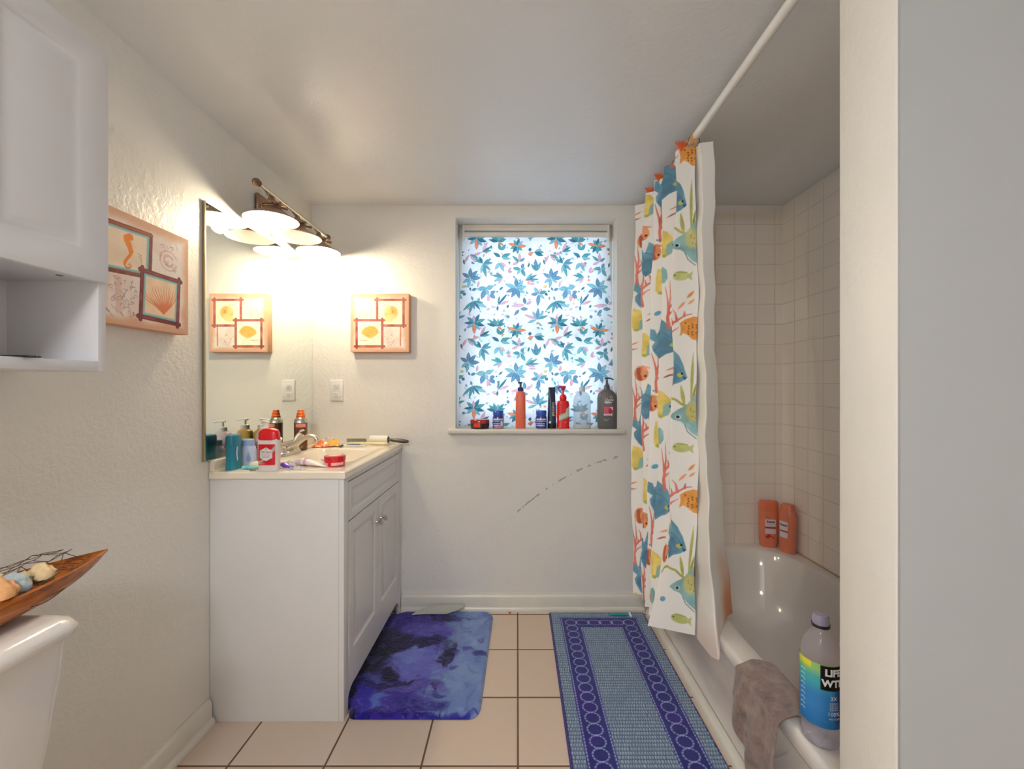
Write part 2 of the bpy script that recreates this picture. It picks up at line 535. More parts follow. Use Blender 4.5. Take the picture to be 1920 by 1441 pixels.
# window: frame, sashes, glass
wr = bpy.data.objects.new('window_1', None); link(wr); wr.location = ((WX0 + WX1) / 2, 2.55, WZ0 + .024); wr['kind'] = 'structure'
def wpart(name, bm, m):
    o = obj(name, bm, m, wr); o.matrix_parent_inverse = Matrix.Translation(-Vector(wr.location)); return o
bm = B()
for a in ((WX0, WX0 + .03, WZ0, WZ1), (WX1 - .03, WX1, WZ0, WZ1), (WX0 + .03, WX1 - .03, WZ1 - .035, WZ1), (WX0 + .03, WX1 - .03, WZ0, WZ0 + .04)):
    box(bm, a[0], a[1], 2.52, 2.59, a[2], a[3], bev=.002)
wpart('window_frame', bm, TRIM)
for zz0, zz1, yy in ((WZ0 + .04, 1.54, 2.535), (1.50, WZ1 - .035, 2.558)):
    bm = B(); x0, x1 = WX0 + .03, WX1 - .03
    for a in ((x0, x0 + .035, zz0, zz1), (x1 - .035, x1, zz0, zz1), (x0 + .035, x1 - .035, zz1 - .04, zz1), (x0 + .035, x1 - .035, zz0, zz0 + .04)):
        box(bm, a[0], a[1], yy, yy + .02, a[2], a[3], bev=.002)
    s = wpart('window_sash', bm, TRIM)
    bm = B(); box(bm, x0 + .035, x1 - .035, yy + .008, yy + .012, zz0 + .04, zz1 - .04)
    g = obj('window_pane', bm, thin_clear('window_glass', (250, 253, 255), .0, .01, .5), s)
    g.matrix_parent_inverse = Matrix.Translation(-Vector(wr.location))
# sill board
bm = B(); box(bm, WX0 + .0, WX1, YB - .002, 2.52, .961, .985); box(bm, -.372, .578, 2.335, YB, .961, .985, bev=.006, seg=3)
struct('trim_1', bm, TRIM)
# quarter-round strip along the foot of the tub
bm = B(); prof = [(0, 0), (.030, 0), (.028, .012), (.020, .022), (.008, .026), (0, .026)]
loft(bm, [[(.7175 - d, y, z) for d, z in prof] for y in (.80, 2.352)])
struct('trim_2', bm, TRIM)
# caulk bead along the tiled wall
bm = B(); tube(bm, [(XR - .009, .80, .366), (XR - .009, 2.365, .366)], .004, 6); struct('trim_3', bm, mat('aged_caulk', (190, 160, 120), .6, var=.3, vscale=25))

# added fill lamp: an unseen ceiling dome behind the camera
cl = thing('fill_light', 'added fill light, an unseen round white ceiling dome far behind the viewer', 'fill light', (-.45, -.94, ZC))
bm = B(); body(bm, [(-.0, .24, .24), (-.02, .24, .24), (-.022, .225, .225)], 40); obj('fill_light_base', bm, WHITEP, cl)
bm = B(); body(bm, [(-.0225 - .09 * math.sin(a), .22 * math.cos(a), .22 * math.cos(a)) for a in [i * PI / 16 for i in range(8)]], 40)
obj('fill_dome', bm, glow('fill_dome_glow', (.92, .95, 1.0, 1), FILL_DOME), cl)

# ============================================================ VANITY
VX, VY0, VY1 = -.629, 1.590, 2.3795
van = thing('vanity_cabinet', 'white two-door bathroom vanity cabinet standing in the corner under the mirror', 'cabinet', (-.872, 1.985, 0))
def loc_in(root):
    M = Matrix.Translation(-Vector(root.location))
    def f(name, bm, m, **kw):
        bmesh.ops.transform(bm, matrix=M, verts=bm.verts); return obj(name, bm, m, root, **kw)
    return f
vp = loc_in(van)
bm = B(); box(bm, XL + .001, -.650, VY0, VY0 + .016, 0, .882, bev=.0015); vp('side_panel', bm, WVAN)
bm = B(); box(bm, XL + .001, -.650, VY1 - .016, VY1, 0, .882, bev=.0015); vp('side_panel', bm, WVAN)
bm = B(); box(bm, XL + .001, XL + .012, VY0 + .016, VY1 - .016, .10, .80); vp('back_panel', bm, WVAN)
bm = B(); box(bm, XL + .012, -.650, VY0 + .016, VY1 - .016, .150, .166); vp('bottom_panel', bm, WVAN)
# face frame: two stiles down to the floor as feet, top rail, arched apron
def yz_prism(bm, pts, x0, x1):
    a = [bm.verts.new((x0, y, z)) for y, z in pts]; b = [bm.verts.new((x1, y, z)) for y, z in pts]
    bm.faces.new(a); bm.faces.new(b[::-1])
    for i in range(len(pts)): bm.faces.new((a[i], a[(i + 1) % len(pts)], b[(i + 1) % len(pts)], b[i]))
bm = B()
box(bm, -.650, VX, VY0, VY0 + .042, 0, .882, bev=.002); box(bm, -.650, VX, VY1 - .042, VY1, 0, .882, bev=.002)
box(bm, -.650, VX - .003, VY0 + .042, VY1 - .042, .862, .882); vp('face_frame', bm, WVAN)
bm = B(); a0, a1 = VY0 + .042, VY1 - .042
pts = [(a0, .168), (a1, .168), (a1, .03)]
for i in range(9): t = i / 8 * PI / 2; pts.append((a1 - .055 * (1 - math.cos(t)), .03 + .05 * math.sin(t)))
for i in range(9): t = PI / 2 - i / 8 * PI / 2; pts.append((a0 + .055 * (1 - math.cos(t)), .03 + .05 * math.sin(t)))
pts.append((a0, .03))
cl_ = []
for p in pts:
    if not cl_ or math.dist(p, cl_[-1]) > 1e-5: cl_.append(p)
if math.dist(cl_[0], cl_[-1]) < 1e-5: cl_.pop()
yz_prism(bm, cl_, -.648, VX - .003); vp('apron', bm, WVAN)

def panel(bm, a0, a1, b0, b1, t, steps, P):
    """raised panel: rectangle a*b, thickness t, steps = (inset, height) rings; P(a, b, n) -> point"""
    rings = [[P(x, y, -t) for x, y in ((a0, b0), (a1, b0), (a1, b1), (a0, b1))]]
    for i, h in steps:
        rings.append([P(x, y, h) for x, y in ((a0 + i, b0 + i), (a1 - i, b0 + i), (a1 - i, b1 - i), (a0 + i, b1 - i))])
    return loft(bm, rings)
PV = lambda a, b, n: (VX + n, a, b)
ST = [(0, -.003), (.003, 0), (.046, 0), (.050, -.004), (.055, -.007), (.066, -.007), (.078, -.0015), (.084, -.0005)]
STd = [(0, -.003), (.003, 0), (.028, 0), (.031, -.004), (.035, -.007), (.042, -.007), (.050, -.0015), (.054, -.0005)]
bm = B(); panel(bm, VY0 + .046, VY1 - .046, .712, .858, .018, STd, PV); vp('false_drawer_front', bm, WVAN)
ym = 1.985
for (y0, y1, ky) in ((VY0 + .046, ym - .0015, ym - .03), (ym + .0015, VY1 - .046, ym + .03)):
    bm = B(); panel(bm, y0, y1, .170, .708, .018, ST, PV); d = vp('door', bm, WVAN)
    k = B(); rs = []
    for q, r in ((0, .007), (.004, .0062), (.012, .005), (.018, .008), (.022, .0135), (.027, .0145), (.031, .011), (.033, .003)):
        rs.append([(VX + q, ky + r * math.cos(2 * PI * i / 20), .612 + r * math.sin(2 * PI * i / 20)) for i in range(20)])
    loft(k, rs); bmesh.ops.transform(k, matrix=Matrix.Translation(-Vector(van.location)), verts=k.verts)
    kn = obj('knob', k, NICKEL, d); kn['label'] = 'round brushed metal knob'

# vanity top with moulded rectangular basin
MARB = mat('cream_cultured_marble', (242, 231, 214), .16, var=.035, vscale=5, coat=.4)
vt = thing('washbasin', 'cream moulded vanity top with a rectangular sink, on the white vanity', 'sink', (-.87, 1.985, .882))
tp = loc_in(vt)
bm = B()
ox0, ox1, oy0, oy1 = XL + .001, -.622, 1.583, 2.379
ZT = .907
bx0, bx1, by0, by1 = -.985, -.680, 1.79, 2.175
def rr(x0, x1, y0, y1, r, z, n=6):
    return [(p[0], p[1], z) for p in rrect(x0, x1, y0, y1, r, n)]
loft(bm, [rr(ox0, ox1, oy0, oy1, .002, .882), rr(ox0, ox1, oy0, oy1, .002, ZT - .006), rr(ox0, ox1 - .003, oy0 + .003, oy1, .002, ZT - .001), rr(ox0, ox1 - .008, oy0 + .008, oy1, .002, ZT),
          rr(bx0, bx1, by0, by1, .03, ZT), rr(bx0 + .006, bx1 - .006, by0 + .006, by1 - .006, .03, ZT - .004), rr(bx0 + .016, bx1 - .016, by0 + .016, by1 - .016, .032, ZT - .05),
          rr(bx0 + .04, bx1 - .035, by0 + .045, by1 - .045, .04, ZT - .105), rr(bx0 + .09, bx1 - .07, by0 + .10, by1 - .10, .03, ZT - .118)], caps=False)
# basin floor
vs = [v for v in bm.verts if abs(v.co.z - (ZT - .118)) < 1e-5]
bm.faces.new(vs[:])
tp('countertop', bm, MARB, angle=50)
bm = B(); box(bm, XL + .001, XL + .020, oy0 + .002, oy1, ZT, .948, bev=.003); tp('backsplash', bm, MARB)
bm = B(); body(bm, [(ZT - .1175, .022, .022), (ZT - .114, .022, .022), (ZT - .112, .016, .016)], 24)
bmesh.ops.translate(bm, verts=bm.verts, vec=(-.86, 1.985, 0)); tp('drain', bm, STEEL)

# faucet
fa = thing('faucet', 'brushed nickel two-handle faucet arching over the sink', 'faucet', (-1.035, 1.985, ZT))
bm = B(); body(bm, [(0, .030, .088), (.008, .030, .088), (.016, .026, .082), (.020, .018, .07)], 40, 2.6); obj('base_plate', bm, NICKEL, fa)
bm = B(); tube(bm, spline([(-.008, 0, .012), (.004, 0, .030), (.030, 0, .046), (.062, 0, .070), (.096, 0, .083), (.122, 0, .076), (.131, 0, .060)], 5),
               [.024 - .012 * min(1, i / 18) for i in range(31)], 18, flat=.85); obj('spout', bm, NICKEL, fa)
for s in (-1, 1):
    bm = B(); body(bm, [(.012, .022, .022, 0, .055 * s), (.024, .019, .019, 0, .055 * s), (.036, .015, .015, 0, .055 * s), (.042, .010, .010, 0, .055 * s)], 20)
    tube(bm, spline([(0, .055 * s, .036), (-.004, .066 * s, .054), (.002, .082 * s, .074), (.010, .090 * s, .086)], 5), [.006 + .006 * math.sin(i / 15 * 2.2) for i in range(16)], 14, flat=.55)
    obj('handle', bm, NICKEL, fa)

# ============================================================ MIRROR AND VANITY LIGHT
mk = NT('mirror_silver'); mk.l(mk.mix(mk.noise(2), (.90, .955, .91, 1), (.92, .965, .925, 1)), mk.b.inputs['Base Color'])
mk.b.inputs['Metallic'].default_value = 1; mk.b.inputs['Roughness'].default_value = .012
mr = thing('wall_mirror', 'large frameless wall mirror above the vanity, reflecting the back wall', 'mirror', (XL, 1.965, .95))
mp = loc_in(mr)
bm = B(); box(bm, XL + .0005, XL + .006, 1.560, 2.376, .9485, 1.873, bev=.0012, seg=1); mp('mirror_glass', bm, mk.m)
bm = B(); box(bm, XL + .0005, XL + .0085, 1.553, 1.560, .9485, 1.876, bev=.001); mp('edge_strip', bm, mat('brass_strip', (196, 180, 140), .3, 1.0))

vl = thing('vanity_light', 'three-shade bronze vanity light above the mirror, outer two bulbs lit', 'light fixture', (XL, 2.0, 1.99))
vlp = loc_in(vl)
LX, LZ, R = -1.004, 1.893, .103
YS = (1.79, 2.00, 2.215)
bm = B(); tube(bm, [(-1.0, 1.70, 1.998), (-1.0, 2.29, 1.998)], .008, 14); vlp('bar', bm, NICKEL)
for y, s in ((1.70, -1), (2.29, 1)):
    bm = B(); n = 12
    tube(bm, [(-1.0, y + s * k * .007, 1.998) for k in range(7)], [.009, .014, .011, .016, .013, .009, .002], 12); vlp('finial', bm, BRONZE)
bm = B(); box(bm, XL + .0005, XL + .018, 1.86, 2.14, 1.955, 2.04, bev=.006, seg=3); vlp('wall_plate', bm, BRONZE)
for y in (1.91, 2.09):
    bm = B(); tube(bm, spline([(XL + .015, y, 1.998), (-1.06, y, 2.003), (-1.0, y, 1.998)], 5), .0075, 12); vlp('arm', bm, BRONZE)
SH_IN = mat('white_enamel_shade_lining', (238, 232, 224), .4)
SH_OUT = mat('bronze_shade_metal', (176, 150, 132), .42, .7, .12, 20)
BULBM = glow('lit_bulb', (1.0, .85, .60, 1), BULB)
BULBOFF = mat('frosted_bulb_glass', (225, 225, 225), .2)
for i, y in enumerate(YS):
    def rg(z, r): return [(LX + r * math.cos(2 * PI * k / 48), y + r * math.sin(2 * PI * k / 48), z) for k in range(48)]
    bm = B()
    outer = [(LZ + .075, .012), (LZ + .073, .030), (LZ + .048, .032), (LZ + .040, .038), (LZ + .026, .062), (LZ + .012, .086), (LZ + .003, R - .002), (LZ, R)]
    inner = [(LZ - .001, R - .001), (LZ + .001, R - .004), (LZ + .010, .084), (LZ + .024, .060), (LZ + .037, .036), (LZ + .045, .029), (LZ + .066, .027)]
    rows = [[bm.verts.new(p) for p in rg(z, r)] for z, r in outer + inner]
    for j, (a, b) in enumerate(zip(rows, rows[1:])):
        for k in range(48): bm.faces.new((a[k], a[(k + 1) % 48], b[(k + 1) % 48], b[k])).material_index = 0 if j < 8 else 1
    bm.faces.new(rows[0][::-1]); f = bm.faces.new(rows[-1]); f.material_index = 1
    sh = vlp('lamp_shade', bm, [SH_OUT, SH_IN])
    bm = B(); tube(bm, [(LX, y, LZ + .07), (LX, y, LZ + .088), (LX, y, 1.995)], [.020, .012, .008], 16)
    for zz in (LZ + .052, LZ + .060): 
        b2 = B(); torus(b2, .034, .003, (LX, y, zz), 'Z'); merge(bm, b2)
    vlp('socket', bm, BRONZE)
    # lantern-style side screws and wire bail
    for s in (-1, 1):
        bm = B(); tube(bm, [(LX + .03, y + s * .02, LZ + .058), (LX + .052, y + s * .03, LZ + .058)], [.004, .006], 8); vlp('thumb_screw', bm, BRONZE)
    bm = B(); tube(bm, spline([(LX + .03, y - .03, LZ + .05), (LX + .02, y - .055, LZ + .075), (LX, y - .045, LZ + .10)], 4), .002, 8)
    vlp('wire_bail', bm, BRONZE)
    if i != 1:
        bm = B(); zc = LZ - .022
        body(bm, [(zc + .030 * math.sin(t), max(.001, .030 * math.cos(t)), max(.001, .030 * math.cos(t)), LX, y) for t in [(-.5 + k / 12) * PI for k in range(10)]] +
             [(zc + .045, .016, .016, LX, y), (zc + .075, .013, .013, LX, y)], 24)
        b = vlp('light_bulb', bm, BULBM); b['label'] = 'lit warm globe bulb'
    else:
        bm = B(); body(bm, [(LZ + .034, .012, .012, LX, y), (LZ + .062, .017, .017, LX, y)], 20); vlp('empty_socket', bm, SH_IN)

# ============================================================ OUTLET
ou = thing('power_outlet', 'white double power outlet on the wall beside the mirror', 'outlet', (-.98, YB, 1.1925))
bm = B(); box(bm, -.0355, .0355, -.006, -.0003, -.057, .057, bev=.0025, seg=3); obj('wall_plate', bm, WHITEP, ou)
for s in (1, -1):
    bm = B(); cz = .0215 * s
    body(bm, [(0, .017, .0145), (.0026, .017, .0145), (.003, .0155, .013)], 24, 3.0)
    bmesh.ops.rotate(bm, verts=bm.verts, matrix=Matrix.Rotation(PI / 2, 3, 'X')); bmesh.ops.translate(bm, verts=bm.verts, vec=(0, -.006, cz))
    so = obj('socket', bm, WHITEP, ou)
    bm = B()
    for sx, h in ((-.0062, .0042), (.0062, .0034)): box(bm, sx - .0011, sx + .0011, -.0093, -.0088, cz + .001 - .0005, cz + .001 + h * 1.6)
    body2 = B(); body(body2, [(0, .0024, .0024), (.0006, .0024, .0024)], 12); bmesh.ops.rotate(body2, verts=body2.verts, matrix=Matrix.Rotation(PI / 2, 3, 'X'))
    bmesh.ops.translate(body2, verts=body2.verts, vec=(0, -.0087, cz - .0065)); merge(bm, body2)
    obj('slots', bm, INK, so)
bm = B(); box(bm, -.013, .013, -.0075, -.006, -.004, .004, bev=.0006); obj('test_button', bm, WHITEP, ou)

# ============================================================ SEASHELL CANVASES
PEACH = mat('peach_canvas_edge', (220, 168, 136), .75, bump=.2, bscale=400)
CANV = attr_mat('printed_canvas', .7, bump=.25, bscale=500)
def bamboo(P, x0, x1, y0, y1, w=.011):
    c1, c2 = (176, 98, 88), (132, 74, 70)
    for (a, b) in (((x0, y0 - .008), (x0, y1 + .008)), ((x1, y0 - .008), (x1, y1 + .008)), ((x0 - .010, y0), (x1 + .010, y0)), ((x0 - .010, y1), (x1 + .010, y1))):
        P.line([a, b], w * 1.12, c2); P.line([a, b], w * .8, c1, var=.25)
def canvas_base(seed):
    P = Paint(-.156, .156, -.156, .156, .0014, (242, 230, 222))
    n = fbm(P.X, P.Y, 22, seed)
    P.blend((slice(None), slice(None)), sstep((n - .40) * 5), (236, 214, 204), .8)
    edge = np.maximum(np.abs(P.X), np.abs(P.Y)) + (n - .5) * .02
    P.blend((slice(None), slice(None)), sstep((edge - .118) / .028), (222, 172, 142), .95)
    return P
def doodle(P, cx, cy, r, seed, c=(150, 120, 112), a=.5):
    rn = random.Random(seed)
    for k in range(16):
        x, y = cx + rn.uniform(-r, r), cy + rn.uniform(-r, r)
        pts = [(x, y)]
        for q in range(4): pts.append((pts[-1][0] + rn.uniform(-.009, .009), pts[-1][1] + rn.uniform(-.009, .009)))
        P.line(pts, .0016, c, a * .8)
# right canvas (scallop and nautilus), photographed square-on
P = canvas_base(3)
q = lambda x, y: ((x - 632) / 1115 * .312, (668 - y) / 1125 * .312)
for rr_ in (.046, .040): 
    pts = [(q(330, 400)[0] + rr_ * math.cos(t), q(330, 400)[1] + rr_ * math.sin(t)) for t in np.linspace(0, 2 * PI, 40)]
    P.line(pts, .0016, (176, 160, 150), .6)
doodle(P, *q(330, 400), .03, 3, (165, 150, 145)); doodle(P, *q(900, 960), .045, 4, (190, 140, 120), .7)
for k in range(6): P.line([q(420 + k * 26, 200 + k * 14), q(480 + k * 22, 330 - k * 4)], .002, (182, 168, 156), .6)
P.line([q(1035, 740), q(1030, 1110)], .007, (206, 120, 90), .8)
a, b = q(585, 720), q(1090, 225); P.rect(a[0], b[0], a[1], b[1], (250, 240, 214), 1, .05)
P.line([a, (a[0], b[1])], .006, (190, 222, 220), .6)
bamboo(P, a[0], b[0], a[1], b[1])
P.ell(*q(850, 470), .036, .036, (243, 200, 130), 0, .95, .01, .1); P.ell(*q(820, 580), .030, .018, (246, 214, 150), .3, .9, .006)
for k in range(7):
    t = -0.5 + k * .36; P.line([q(870 + 10 * math.cos(t), 470 - 10 * math.sin(t)), q(870 + 90 * math.cos(t), 450 - 95 * math.sin(t)), q(865 + 128 * math.cos(t - .3), 460 - 120 * math.sin(t - .3))], .004, (205, 140, 60), .8, True)
P.line([q(690, 330), q(730, 322), q(780, 330), q(830, 318)], .0028, (150, 130, 100), .6)
a, b = q(190, 1125), q(682, 620); P.rect(a[0], b[0], a[1], b[1], (252, 244, 222), 1, .05); bamboo(P, a[0], b[0], a[1], b[1])
P.poly([q(*p) for p in ((275, 880), (300, 810), (370, 750), (450, 725), (530, 735), (590, 790), (605, 850), (570, 910), (510, 945), (470, 970), (410, 955), (340, 920))], (240, 184, 96), .95, .006, .12)
for r0 in (.3, .5, .7, .9):
    P.line([q(470 + 190 * r0 * math.cos(t), 960 - 225 * r0 * math.sin(t)) for t in np.linspace(.5, 2.7, 14)], .004, (224, 150, 60), .6)
P.line([q(250, 1005), q(390, 1010)], .003, (120, 110, 100), .6)
art = thing('canvas_art', 'square peach canvas print with two seashells, hung left of the window', 'picture', (-.7335, YB, 1.553), group=None)
bm = B(); box(bm, -.156, .156, -.0435, -.0005, -.156, .156, bev=.002); obj('stretched_edge', bm, PEACH, art)
P.mesh('printed_front', lambda X, Y: (X * .992, X * 0 - .0442, Y * .992), CANV, art)
# left canvas (seahorse and coral), hung on the left wall: photo point -> canvas point
def q(zx, zy):
    px, py = zx / 4.2375, 380 + zy / 4.2375
    d = 1.076 * 822 / (970 - px); z = 1.22 + (722 - py) * d / 822
    return (d - 1.280, z - 1.541)
P = canvas_base(9)
doodle(P, *q(1340, 430), .04, 5, (150, 110, 120), .6); doodle(P, *q(1010, 730), .045, 6, (128, 112, 130), .8); doodle(P, *q(960, 780), .04, 8, (128, 100, 100), .8)
for rr_ in (.018, .014, .03): P.line([(q(1345, 460)[0] + rr_ * 1.1 * math.cos(t), q(1345, 460)[1] + rr_ * math.sin(t)) for t in np.linspace(.5, 6, 30)], .003, (200, 130, 130), .6)
P.line([q(940, 600), q(950, 850)], .02, (206, 150, 140), .4, soft=.01)
fr = [q(800, 110), q(1205, 255), q(1195, 590), q(800, 510)]
P.poly(fr, (244, 222, 196), 1, None, .05)
ce = np.mean(fr, 0); fi = [tuple(ce + (np.array(p) - ce) * .90) for p in fr]
for c_, w_ in (((120, 185, 196), .012), ): P.line(fi + [fi[0]], w_, c_, .9, soft=.006)
P.line(fr + [fr[0]], .012, (122, 60, 48), var=.2); P.line([q(800, 112), q(1215, 258)], .007, (176, 92, 62))
sh = [(985, 250), (1030, 236), (1058, 250), (1066, 290), (1040, 300), (1052, 340), (1066, 385), (1045, 425), (1020, 450), (1005, 480), (985, 490), (982, 460), (1010, 425), (1030, 400), (1020, 360), (1000, 320), (984, 285)]
P.poly([q(*p) for p in sh], (238, 136, 52), 1, None, .12)
P.line([q(990, 480), q(1005, 510), q(1030, 515), q(1046, 500), q(1038, 482), q(1020, 486), q(1022, 497)], .006, (232, 130, 52), 1, True)
P.line([q(1040, 300), q(1078, 350)], .004, (238, 200, 160), .9)
for k in range(4): P.line([q(1100 + k * 8, 400 + k * 22), q(1130, 420 + k * 18)], .002, (110, 90, 90), .7)
fr = [q(1135, 530), q(1428, 625), q(1415, 965), q(1120, 900)]
P.poly(fr, (246, 218, 184), 1, None, .05); ce = np.mean(fr, 0); fi = [tuple(ce + (np.array(p) - ce) * .90) for p in fr]; P.line(fi + [fi[0]], .011, (120, 185, 200), .9, soft=.007)
for a, b in ((0, 1), (1, 2), (2, 3), (3, 0)):
    A, C_ = np.array(fr[a]), np.array(fr[b]); e = (C_ - A) / np.hypot(*(C_ - A)) * .008
    P.line([tuple(A - e), tuple(C_ + e)], .013, (106, 48, 58)); P.line([tuple(A - e), tuple(C_ + e)], .007, (146, 66, 66), var=.2)
rn = random.Random(2)
for k in range(15):
    t = -1.25 + 2.5 * k / 14; L = 150 + rn.uniform(-15, 20)
    P.line([q(1305, 880), q(1305 + .45 * L * math.sin(t * .8), 880 - .5 * L * math.cos(t * .6)), q(1285 + L * .75 * math.sin(t), 880 - L * 1.15 * math.cos(t * .75)), q(1283 + L * .85 * math.sin(t), 860 - L * 1.3 * math.cos(t * .7))], .0055, (228, 128, 84), .9, True)
art2 = thing('canvas_art', 'square canvas print with a seahorse and coral, on the left wall beside the cabinet', 'picture', (XL, 1.278, 1.5395), rz=PI / 2)
bm = B(); box(bm, -.156, .156, -.0395, -.0005, -.156, .156, bev=.002); obj('stretched_edge', bm, PEACH, art2)
P.mesh('printed_front', lambda X, Y: (X * .992, X * 0 - .0402, Y * .992), CANV, art2)

# ============================================================ WALL CABINET OVER THE TOILET
wc = thing('wall_cabinet', 'white wall cabinet with an open lower shelf, mounted over the toilet tank', 'cabinet', (-1.01, .70, 1.25))
wp = loc_in(wc)
CX, CY0, CY1 = -.912, .42, .972
bm = B(); box(bm, XL + .0005, CX, CY1 - .018, CY1, 1.250, 1.958, bev=.001); wp('side_panel', bm, WCAB)
bm = B(); box(bm, XL + .0005, CX, CY0, CY0 + .018, 1.250, 1.958, bev=.001); wp('side_panel', bm, WCAB)
bm = B(); box(bm, XL + .0005, CX, CY0 + .018, CY1 - .018, 1.250, 1.272, bev=.001); wp('bottom_shelf', bm, WCAB)
bm = B(); box(bm, XL + .0005, CX, CY0 + .018, CY1 - .018, 1.447, 1.463, bev=.001); wp('middle_shelf', bm, WCAB)
bm = B(); box(bm, XL + .0005, CX, CY0 + .018, CY1 - .018, 1.940, 1.958, bev=.001); wp('top_panel', bm, WCAB)
bm = B(); box(bm, XL + .0005, XL + .005, CY0 + .018, CY1 - .018, 1.272, 1.940); wp('back_panel', bm, WCAB)
SCR = mat('brass_screw', (150, 110, 50), .4, .8)
for y, x in ((.80, -.955), (.905, -.945)):
    bm = B(); body(bm, [(1.4462, .006, .006, x, y), (1.4469, .006, .006, x, y)], 14); wp('screw_cap', bm, SCR)
PC = lambda a, b, n: (-.903 + n, a, b)
STc = [(0, -.006), (.002, -.002), (.007, 0), (.060, 0), (.066, -.003), (.074, -.004), (.088, -.002), (.100, -.0005)]
for y0, y1 in ((CY0, .6945), (.6975, CY1)):
    bm = B(); panel(bm, y0, y1, 1.443, 1.957, .009, STc, PC)
    wp('door', bm, WCAB)
cb = thing('comb', 'black comb lying in the open shelf of the wall cabinet', 'comb', (-.97, .80, 1.272), rz=.35)
bm = B(); box(bm, -.075, .075, -.004, .006, 0, .004, bev=.001)
for k in range(34): box(bm, -.072 + k * .0043, -.0700 + k * .0043, -.022, -.004, .001, .003)
obj('comb_body', bm, BLACKP, cb)
sd = thing('soap_dish', 'pale green soap dish in the open shelf, left of the black comb', 'dish', (-1.0, .70, 1.272))
bm = B(); loft(bm, [ring(.035, .05, 0), ring(.045, .062, .014), ring(.042, .059, .014), ring(.032, .047, .004)]); obj('dish', bm, mat('pale_green_plastic', (205, 225, 205), .3), sd)

# ============================================================ TOILET
to = thing('toilet', 'white toilet with its tank against the left wall', 'toilet', (-1.0, .62, 0))
tl = loc_in(to)
def trect(x0, x1, y0, y1, z, r): return rr(x0, x1, y0, y1, r, z, 6)
bm = B(); loft(bm, [trect(XL + .012, -.905, .425, .838, .40, .03), trect(XL + .010, -.893, .40, .862, .58, .03), trect(XL + .008, -.884, .385, .876, .724, .03)]); tl('tank', bm, CERAM, angle=60)
bm = B(); loft(bm, [trect(XL + .006, -.886, .380, .864, .724, .03), trect(XL + .003, -.870, .366, .884, .732, .035), trect(XL + .002, -.867, .364, .887, .746, .035), trect(XL + .004, -.876, .372, .879, .760, .035), trect(XL + .012, -.896, .388, .862, .768, .03)]); tl('tank_lid', bm, CERAM, angle=70)
bm = B(); body(bm, [(.0, .19, .115, -.66, .62, 2.4), (.05, .18, .10, -.66, .62, 2.4), (.20, .17, .10, -.66, .62, 2.3), (.33, .22, .165, -.64, .62, 2.2), (.385, .245, .185, -.63, .62, 2.2), (.395, .24, .18, -.63, .62, 2.2)], 44)
box(bm, -1.10, -.80, .50, .74, .30, .40, bev=.03, seg=3); tl('bowl', bm, CERAM, angle=60)
bm = B(); body(bm, [(.396, .245, .187, -.63, .62, 2.2), (.412, .247, .189, -.63, .62, 2.2), (.418, .240, .182, -.63, .62, 2.2)], 44); tl('seat', bm, CERAM)
bm = B(); body(bm, [(.4185, .245, .187, -.63, .62, 2.2), (.432, .243, .185, -.63, .62, 2.2), (.438, .20, .15, -.63, .62, 2.2)], 44); tl('seat_cover', bm, CERAM)
bm = B(); tube(bm, [(-.892, .44, .68), (-.870, .44, .68)], .010, 14); tube(bm, [(-.868, .435, .68), (-.868, .50, .672)], [.007, .006], 12); tl('flush_handle', bm, STEEL)

# wooden boat dish with net and shells on the tank
WK = NT('orange_varnished_wood'); p = WK.pos()
mp_ = WK.n('ShaderNodeMapping'); mp_.inputs['Scale'].default_value = (1, .12, 1); WK.l(p, mp_.inputs[0])
WK.l(WK.ramp(WK.noise(60, 5, .6, mp_.outputs[0], 1.5), [(.3, lin((104, 52, 12))), (.55, lin((176, 96, 24))), (.8, lin((214, 138, 52)))]), WK.b.inputs['Base Color'])
WK.b.inputs['Roughness'].default_value = .28
bt = thing('wooden_boat_dish', 'long pointed varnished wooden boat dish lying on the toilet tank lid', 'bowl', (-1.0, .755, .768))
bm = B(); rows = []
Ls, Le = -.31, .315
for i in range(41):
    t = i / 40; y = Ls + (Le - Ls) * t; s = (2 * t - 1)
    hw = .082 * (1 - abs(s) ** 2.2) + .0006; keel = .050 * abs(s) ** 2.6; rim = .060 - .006 * s * s - .002 * abs(s)
    if keel > rim - .004: keel = rim - .004
    wall = .009 * (1 - .5 * abs(s))
    sec = []
    for k in range(15):
        a = -PI / 2 + PI * k / 14 - PI / 2   # outer from left rim through keel to right rim
        x = hw * math.sin(-PI / 2 + PI * k / 14); z = rim - (rim - keel) * math.cos(-PI / 2 + PI * k / 14) ** .75 if abs(math.cos(-PI / 2 + PI * k / 14)) > 1e-6 else rim
        sec.append((x, y, max(z, 0)))
    hwi = max(hw - wall, hw * .4)
    for k in range(14, -1, -1):
        c_ = max(0, math.cos(-PI / 2 + PI * k / 14)); x = hwi * math.sin(-PI / 2 + PI * k / 14)
        z = rim + .0015 - max(0, (rim - keel - wall)) * c_ ** .75
        sec.append((x, y, z))
    rows.append(sec)
loft(bm, rows); 
zm = min(v.co.z for v in bm.verts); bmesh.ops.translate(bm, verts=bm.verts, vec=(0, 0, -zm))
obj('hull', bm, WK.m, bt, angle=50)
NETM = mat('brown_net_cord', (96, 72, 52), .8)
nt = thing('fishing_net', 'thin brown fishing net draped over the wooden boat dish', 'net', (-1.0, .755, .768))
bm = B(); rn = random.Random(5)
